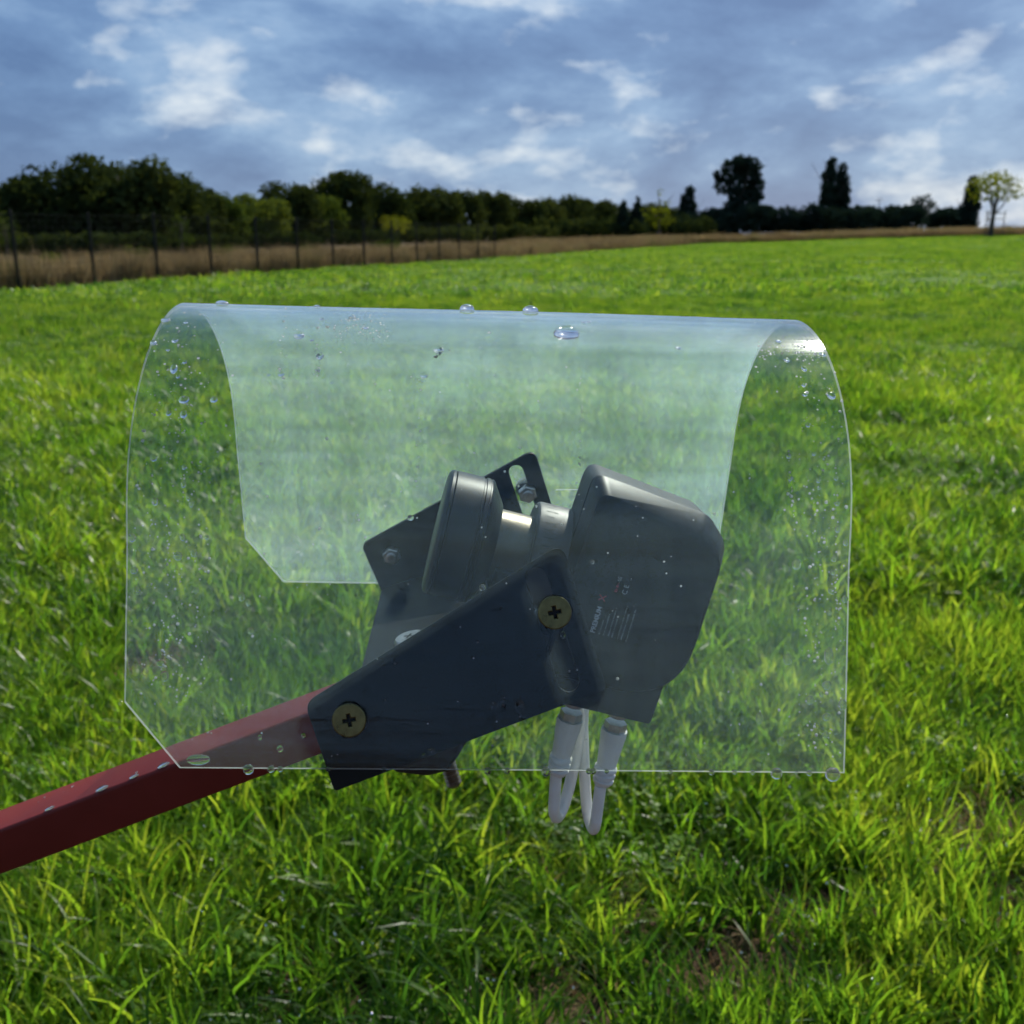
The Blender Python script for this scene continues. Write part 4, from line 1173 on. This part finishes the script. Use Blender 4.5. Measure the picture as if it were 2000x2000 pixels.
# bolt through base, arm and clamp
H0 = Vector((-0.0410, 0.006, -0.0835)); H1 = Vector((-0.0152, 0.006, -0.1725)); hd = (H1 - H0).normalized()
v, f = lathe([(0, 0.0074), (0.0012, 0.0085), (0.0030, 0.0086), (0.0030, 0.003)], H0, hd, 36)
o = autosmooth(fix_normals(obj('bolt_head', v, f, M['steel'], arm)), 40)
e1 = Vector((0, 1, 0)); e2 = hd.cross(e1)
v, f = [], []
for ang in (0.4, 0.4 + math.pi / 2):
    dd = e1 * math.cos(ang) + e2 * math.sin(ang); pp = hd.cross(dd); b = len(v)
    v += [H0 - hd * 0.0001 + dd * sx_ * 0.003 + pp * sy_ * 0.0007 for sx_, sy_ in ((-1, -1), (1, -1), (1, 1), (-1, 1))]
    f.append((b, b + 1, b + 2, b + 3))
obj('cross_shade', v, f, M['dark'], o)  # flat dark cross on the head, recess shade painted as colour
Lb = (H1 - H0).length; prof = [(0.002, 0.0033), (Lb - 0.032, 0.0033)]
k = Lb - 0.032
while k < Lb - 0.001:
    prof += [(k, 0.0029), (k + 0.0012, 0.0045)]; k += 0.0024
prof.append((Lb, 0.0028))
v, f = lathe(prof, H0, hd, 24)
autosmooth(fix_normals(obj('threaded_bolt', v, f, M['rust'], arm)), 20)

# ------------------------------------------------------------------ water drops
dg = bpy.context.evaluated_depsgraph_get()
nv_o = len(hv_o)
WV = [DEV @ Vector(q) for q in hv_o]
bvh = BVHTree.FromPolygons(WV, F_o)
CAMP = Vector((0, 0, CAM_H))
def drop_mesh(name, fl=0.55):
    """a bead: bulged cap on a flat foot, unit radius"""
    prof = [(0.0, 0.93), (0.06 * fl, 0.985)] + [(fl * math.sin(R_(q)), math.cos(R_(q))) for q in (10, 22, 34, 46, 58, 70, 80, 87)]
    v, f = lathe(prof, (0, 0, 0), (0, 0, 1), 18)
    me = mesh(name, v, f, True); me.materials.append(M['water'])
    return fixm(me)
def fixm(me):
    bm = bmesh.new(); bm.from_mesh(me); bmesh.ops.recalc_face_normals(bm, faces=bm.faces); bm.to_mesh(me); bm.free()
    me.polygons.foreach_set('use_smooth', [True] * len(me.polygons))
    return me
DM = [drop_mesh('water_drop', 0.5), drop_mesh('water_drop', 0.8)]
v, f = lathe([(-0.9, 0.55), (-0.6, 0.82), (-0.2, 0.98), (0.2, 1.0), (0.6, 0.80), (0.85, 0.5), (0.98, 0.15)], (0, 0, 0), (0, 0, -1), 18)
HANG = mesh('water_drop', v, f, True); HANG.materials.append(M['water']); fixm(HANG)
def put_drop(px, py, r, label, group, me=None, sx=1.0, sy=1.0):
    d = px_dir(px, py).normalized()
    hit, nrm, idx, dist = bvh.ray_cast(CAMP, d)
    if hit is None:
        hit, nrm, idx, dist = bvh.find_nearest(CAMP + d * 0.46)
        dist = (hit - CAMP).length
    if nrm.dot(DEV.to_3x3() @ Vector((0, HP[0][0], 0.06))) < 0 and nrm.z < 0: nrm = -nrm
    cen = DEV @ Vector((0, 0, -0.02))
    if nrm.dot(hit - cen) < 0: nrm = -nrm
    R = r * 1.22 / 2000 * dist
    o = bpy.data.objects.new('water_drop', me or DM[0]); C.objects.link(o)
    q = nrm.to_track_quat('Z', 'Y')
    o.matrix_world = Matrix.Translation(hit + nrm * 0.0003) @ q.to_matrix().to_4x4() @ Matrix.Diagonal((R * sx * rng.uniform(0.82, 1.15), R * sy * rng.uniform(0.9, 1.3), R, 1))
    tag(o, label, 'water drop', group)
    return o
def hang_drop(px, py, r, label, group, v_=None):
    # hangs from the near bottom edge of the hood
    d = px_dir(px, py)
    wb = -D1; vb = -(HA - K1 * wb)
    O = DEV.inverted() @ CAMP; dl = DEV.to_3x3().inverted() @ d
    t = (vb - O.y) / dl.y; u_ = O.x + dl.x * t
    R = r * 1.15 / 2000 * 0.42
    o = bpy.data.objects.new('water_drop', HANG); C.objects.link(o)
    o.matrix_world = Matrix.Translation(DEV @ Vector((u_, vb, wb - R * 0.35))) @ Matrix.Diagonal((R, min(R, 0.0022), R, 1))
    tag(o, label, 'water drop', group)
BIG = [
    (1106, 656, 19, 'largest round water drop on the upper front of the hood'),
    (434, 594, 9, 'water drop on the top ridge nearest the left end of the hood'),
    (578, 597, 10, 'second water drop along the top ridge from the left end'),
    (619, 600, 5, 'smallest water drop on the top ridge of the hood'),
    (912, 607, 12, 'wide water drop on the middle of the top ridge'),
    (1036, 610, 12, 'water drop on the top ridge just above the largest round drop'),
    (857, 685, 8, 'bright drop at the head of the short trail above the bracket'),
    (828, 735, 7, 'drop at the foot of the short trail above the bracket'),
    (625, 697, 7, 'bright drop left of the short trail on the upper hood'),
    (549, 732, 5, 'small bright drop beside the far cut edge, upper left of the hood'),
    (360, 782, 7, 'upper of two round drops in the left end of the hood'),
    (359, 810, 6, 'lower of two round drops in the left end of the hood'),
    (418, 782, 6, 'round drop close beside the left far cut edge'),
    (340, 722, 8, 'slanted oval drop near the upper left end of the hood'),
    (322, 1320, 7, 'round drop above the left chamfered corner, lower of a pair'),
    (314, 1295, 6, 'round drop above the left chamfered corner, upper of a pair'),
    (1618, 1281, 9, 'long oval drop near the right end of the hood'),
    (1623, 774, 7, 'bright drop near the top of the right cut edge'),
    (1015, 1379, 8, 'round drop over the lower right edge of the black plate'),
    (802, 1011, 5, 'dark-centred drop against the top edge of the far plate'),
    (942, 1147, 5, 'ring-like drop above the near plate'),
    (1156, 1097, 4, 'ring-like drop over the printed receiver side'),
]
for (px, py, r, lb) in BIG:
    put_drop(px, py, r, lb, 'water drops on the hood', DM[1] if r > 10 else DM[0], 0.75 if 'oval' in lb else 1.0, 1.3 if 'oval' in lb else 1.0)
ORD = ['first', 'second', 'third', 'fourth', 'fifth', 'sixth', 'seventh', 'eighth', 'ninth', 'tenth', 'eleventh', 'twelfth', 'thirteenth', 'fourteenth', 'fifteenth']
SMALL_L = [(324, 627, 7), (300, 671, 6), (342, 667, 5), (363, 632, 3.5), (328, 685, 3.5), (361, 709, 4), (348, 737, 3), (330, 808, 4), (301, 894, 5), (360, 913, 4), (359, 946, 5), (303, 979, 6), (368, 972, 4), (374, 984, 4), (357, 1049, 5), (348, 1086, 6), (379, 1081, 5), (404, 1049, 4), (258, 1050, 6), (262, 1114, 5), (268, 1152, 5), (285, 1186, 4), (383, 1153, 4), (337, 1227, 5), (472, 1165, 6), (485, 1176, 5), (490, 1232, 5), (508, 1440, 4), (547, 1462, 5), (593, 1436, 4)]
SMALL_R = [(1606, 694, 5), (1570, 722, 5), (1569, 754, 4), (1571, 772, 4), (1577, 831, 3.5), (1589, 887, 3.5), (1539, 891, 4), (1543, 934, 4), (1597, 939, 4), (1599, 953, 3), (1632, 934, 4), (1634, 983, 4), (1635, 1034, 5), (1651, 1060, 5), (1628, 1091, 5), (1626, 1118, 4), (1624, 1153, 5), (1650, 1170, 5), (1555, 1102, 7), (1619, 1196, 4), (1538, 1287, 7), (1615, 1338, 7), (1581, 1367, 7), (1604, 1356, 4), (1645, 1376, 7), (1614, 1400, 6), (1612, 1435, 5), (1483, 1402, 7), (1525, 1447, 7), (1407, 1403, 5)]
SMALL_T = [(525, 733, 3), (622, 723, 4), (648, 748, 3), (714, 642, 5), (688, 622, 6), (628, 625, 4), (609, 666, 4), (1140, 631, 4), (1150, 630, 4), (1324, 681, 5), (1520, 668, 5), (1536, 705, 5)]
SMALL_P = [(965, 1379, 6), (983, 1368, 5), (843, 1469, 5), (828, 1476, 3.5), (1099, 1240, 5)]
for lst, lb, gr in ((SMALL_L, 'small clear water bead on the left end of the hood', 'small water beads on the left end of the hood'),
                    (SMALL_R, 'small clear water bead running down the right end of the hood', 'small water beads on the right end of the hood'),
                    (SMALL_T, 'small bright water bead near the top of the hood', 'small water beads near the top of the hood'),
                    (SMALL_P, 'small dark water bead over the black side plate', 'small water beads over the side plate')):
    for k_, (px, py, r) in enumerate(sorted(lst)):
        put_drop(px, py, r, lb if len(lst) > 20 else '%s, %s from the left' % (lb, ORD[k_]), gr)
HD = [(485, 1497, 9, 'large drop hanging from the hood edge over the red arm'), (1625, 1522, 13, 'largest hanging drop at the right lower corner of the hood'), (1516, 1517, 10, 'second hanging drop in from the right lower corner of the hood'), (1067, 1496, 8, 'drop hanging from the hood edge before the first cable boot')]
for (px, py, r, lb) in HD: hang_drop(px, py, r, lb, 'drops hanging from the hood edge')
for k_, (px, py, r) in enumerate(sorted([(529, 1492, 6), (547, 1491, 5), (640, 1493, 4), (750, 1490, 5), (953, 1498, 6), (991, 1499, 5), (1150, 1502, 5), (1159, 1502, 5), (1185, 1503, 4), (1390, 1508, 5), (1435, 1510, 4), (1580, 1515, 5), (1310, 1506, 3.5), (1470, 1510, 4), (1555, 1513, 3)])):
    hang_drop(px, py, r, 'small drop hanging on the lower hood edge, %s from the left' % ORD[k_], 'small drops hanging along the hood edge')
# long puddle drop sitting in the chamfered corner
put_drop(388, 1483, 12, 'long flat drop resting in the chamfered lower corner of the hood', 'water drops on the hood', None, 1.7, 0.7)
# beads on the upper edge of the red arm
for i, (px, lb) in enumerate([(97, 'bead on the red arm nearest the left picture edge'), (200, 'bead on the red arm, second from the left'), (262, 'bead on the red arm, third from the left'), (320, 'bead on the red arm closest to the hood')]):
    d = px_dir(px, 1620 - px * 0.373 - 4); O = DEV.inverted() @ CAMP; dl = DEV.to_3x3().inverted() @ d
    t = (-ARM_W + 0.002 - O.y) / dl.y; u_ = O.x + dl.x * t
    s_ = (u_ - ARM0.x) / ad.x
    q = DEV.to_3x3() @ an_
    o = bpy.data.objects.new('water_drop', DM[0]); C.objects.link(o)
    R = 0.0022 + 0.0006 * (i % 2)
    bx_ = DEV.to_3x3() @ ad
    mm = Matrix((bx_, q.cross(bx_), q)).transposed().to_4x4()
    mm.translation = DEV @ Vector(armp(s_, -ARM_W + 0.0022, 0.0003))
    o.matrix_world = mm @ Matrix.Diagonal((R * 1.3, R * 0.9, R, 1))
    tag(o, lb, 'water drop', 'water beads on the red arm')
# the finest spray: too small to count
sv, sf = [], []
bm = bmesh.new(); bmesh.ops.create_icosphere(bm, subdivisions=1, radius=1.0)
iv = [q.co.copy() for q in bm.verts]; if_ = [[q.index for q in t_.verts] for t_ in bm.faces]; bm.free()
g = random.Random(5)
TRAILS = [(1571, 700, 1600, 1120), (1600, 1120, 1590, 1460), (1632, 900, 1640, 1330), (1540, 880, 1548, 1010), (822, 735, 815, 960), (858, 690, 850, 700), (622, 640, 620, 740), (350, 640, 362, 1000), (556, 600, 548, 735), (1130, 700, 1138, 1000), (330, 1000, 322, 1300), (395, 1040, 383, 1240)]
for k_ in range(1000):
    z_ = g.random()
    if z_ < 0.26: px, py = g.gauss(345, 48), g.uniform(610, 1380)
    elif z_ < 0.46: px, py = g.gauss(1605, 36), g.uniform(640, 1480)
    elif z_ < 0.54: px, py = g.uniform(1480, 1600), g.gauss(688, 11)
    elif z_ < 0.62: px, py = g.uniform(640, 760), g.gauss(640, 16)
    elif z_ < 0.82:
        t_ = g.choice(TRAILS); q_ = g.random(); px = t_[0] + (t_[2] - t_[0]) * q_ + g.gauss(0, 2.5); py = t_[1] + (t_[3] - t_[1]) * q_
    else: px, py = g.uniform(280, 1640), g.uniform(620, 1480)
    hit, nrm, idx, dist = bvh.ray_cast(CAMP, px_dir(px, py).normalized())
    if hit is None: continue
    cen = DEV @ Vector((0, 0, -0.02))
    if nrm.dot(hit - cen) < 0: nrm = -nrm
    R = min(g.lognormvariate(math.log(1.7), 0.4), 3.8) / 2000 * dist
    b = len(sv)
    sv += [hit + nrm * (R * 0.35) + (q - nrm * (q.dot(nrm) * 0.6)) * R for q in iv]; sf += [tuple(i + b for i in t_) for t_ in if_]
for _ in range(12):
    P = DEV @ Vector(armp(g.uniform(-0.26, -0.03), g.uniform(-ARM_W * 0.9, ARM_W * 0.9), 0.0)); R = g.uniform(0.0003, 0.0010); nn_ = DEV.to_3x3() @ an_
    b = len(sv)
    sv += [P + nn_ * (R * 0.3) + (q - nn_ * (q.dot(nn_) * 0.6)) * R for q in iv]; sf += [tuple(i + b for i in t_) for t_ in if_]
sp = obj('fine_droplets', sv, sf, M['spray'], smooth=True)
tag(sp, 'finest spray of tiny droplets speckling the clear hood and red arm', 'droplets', kind='stuff')
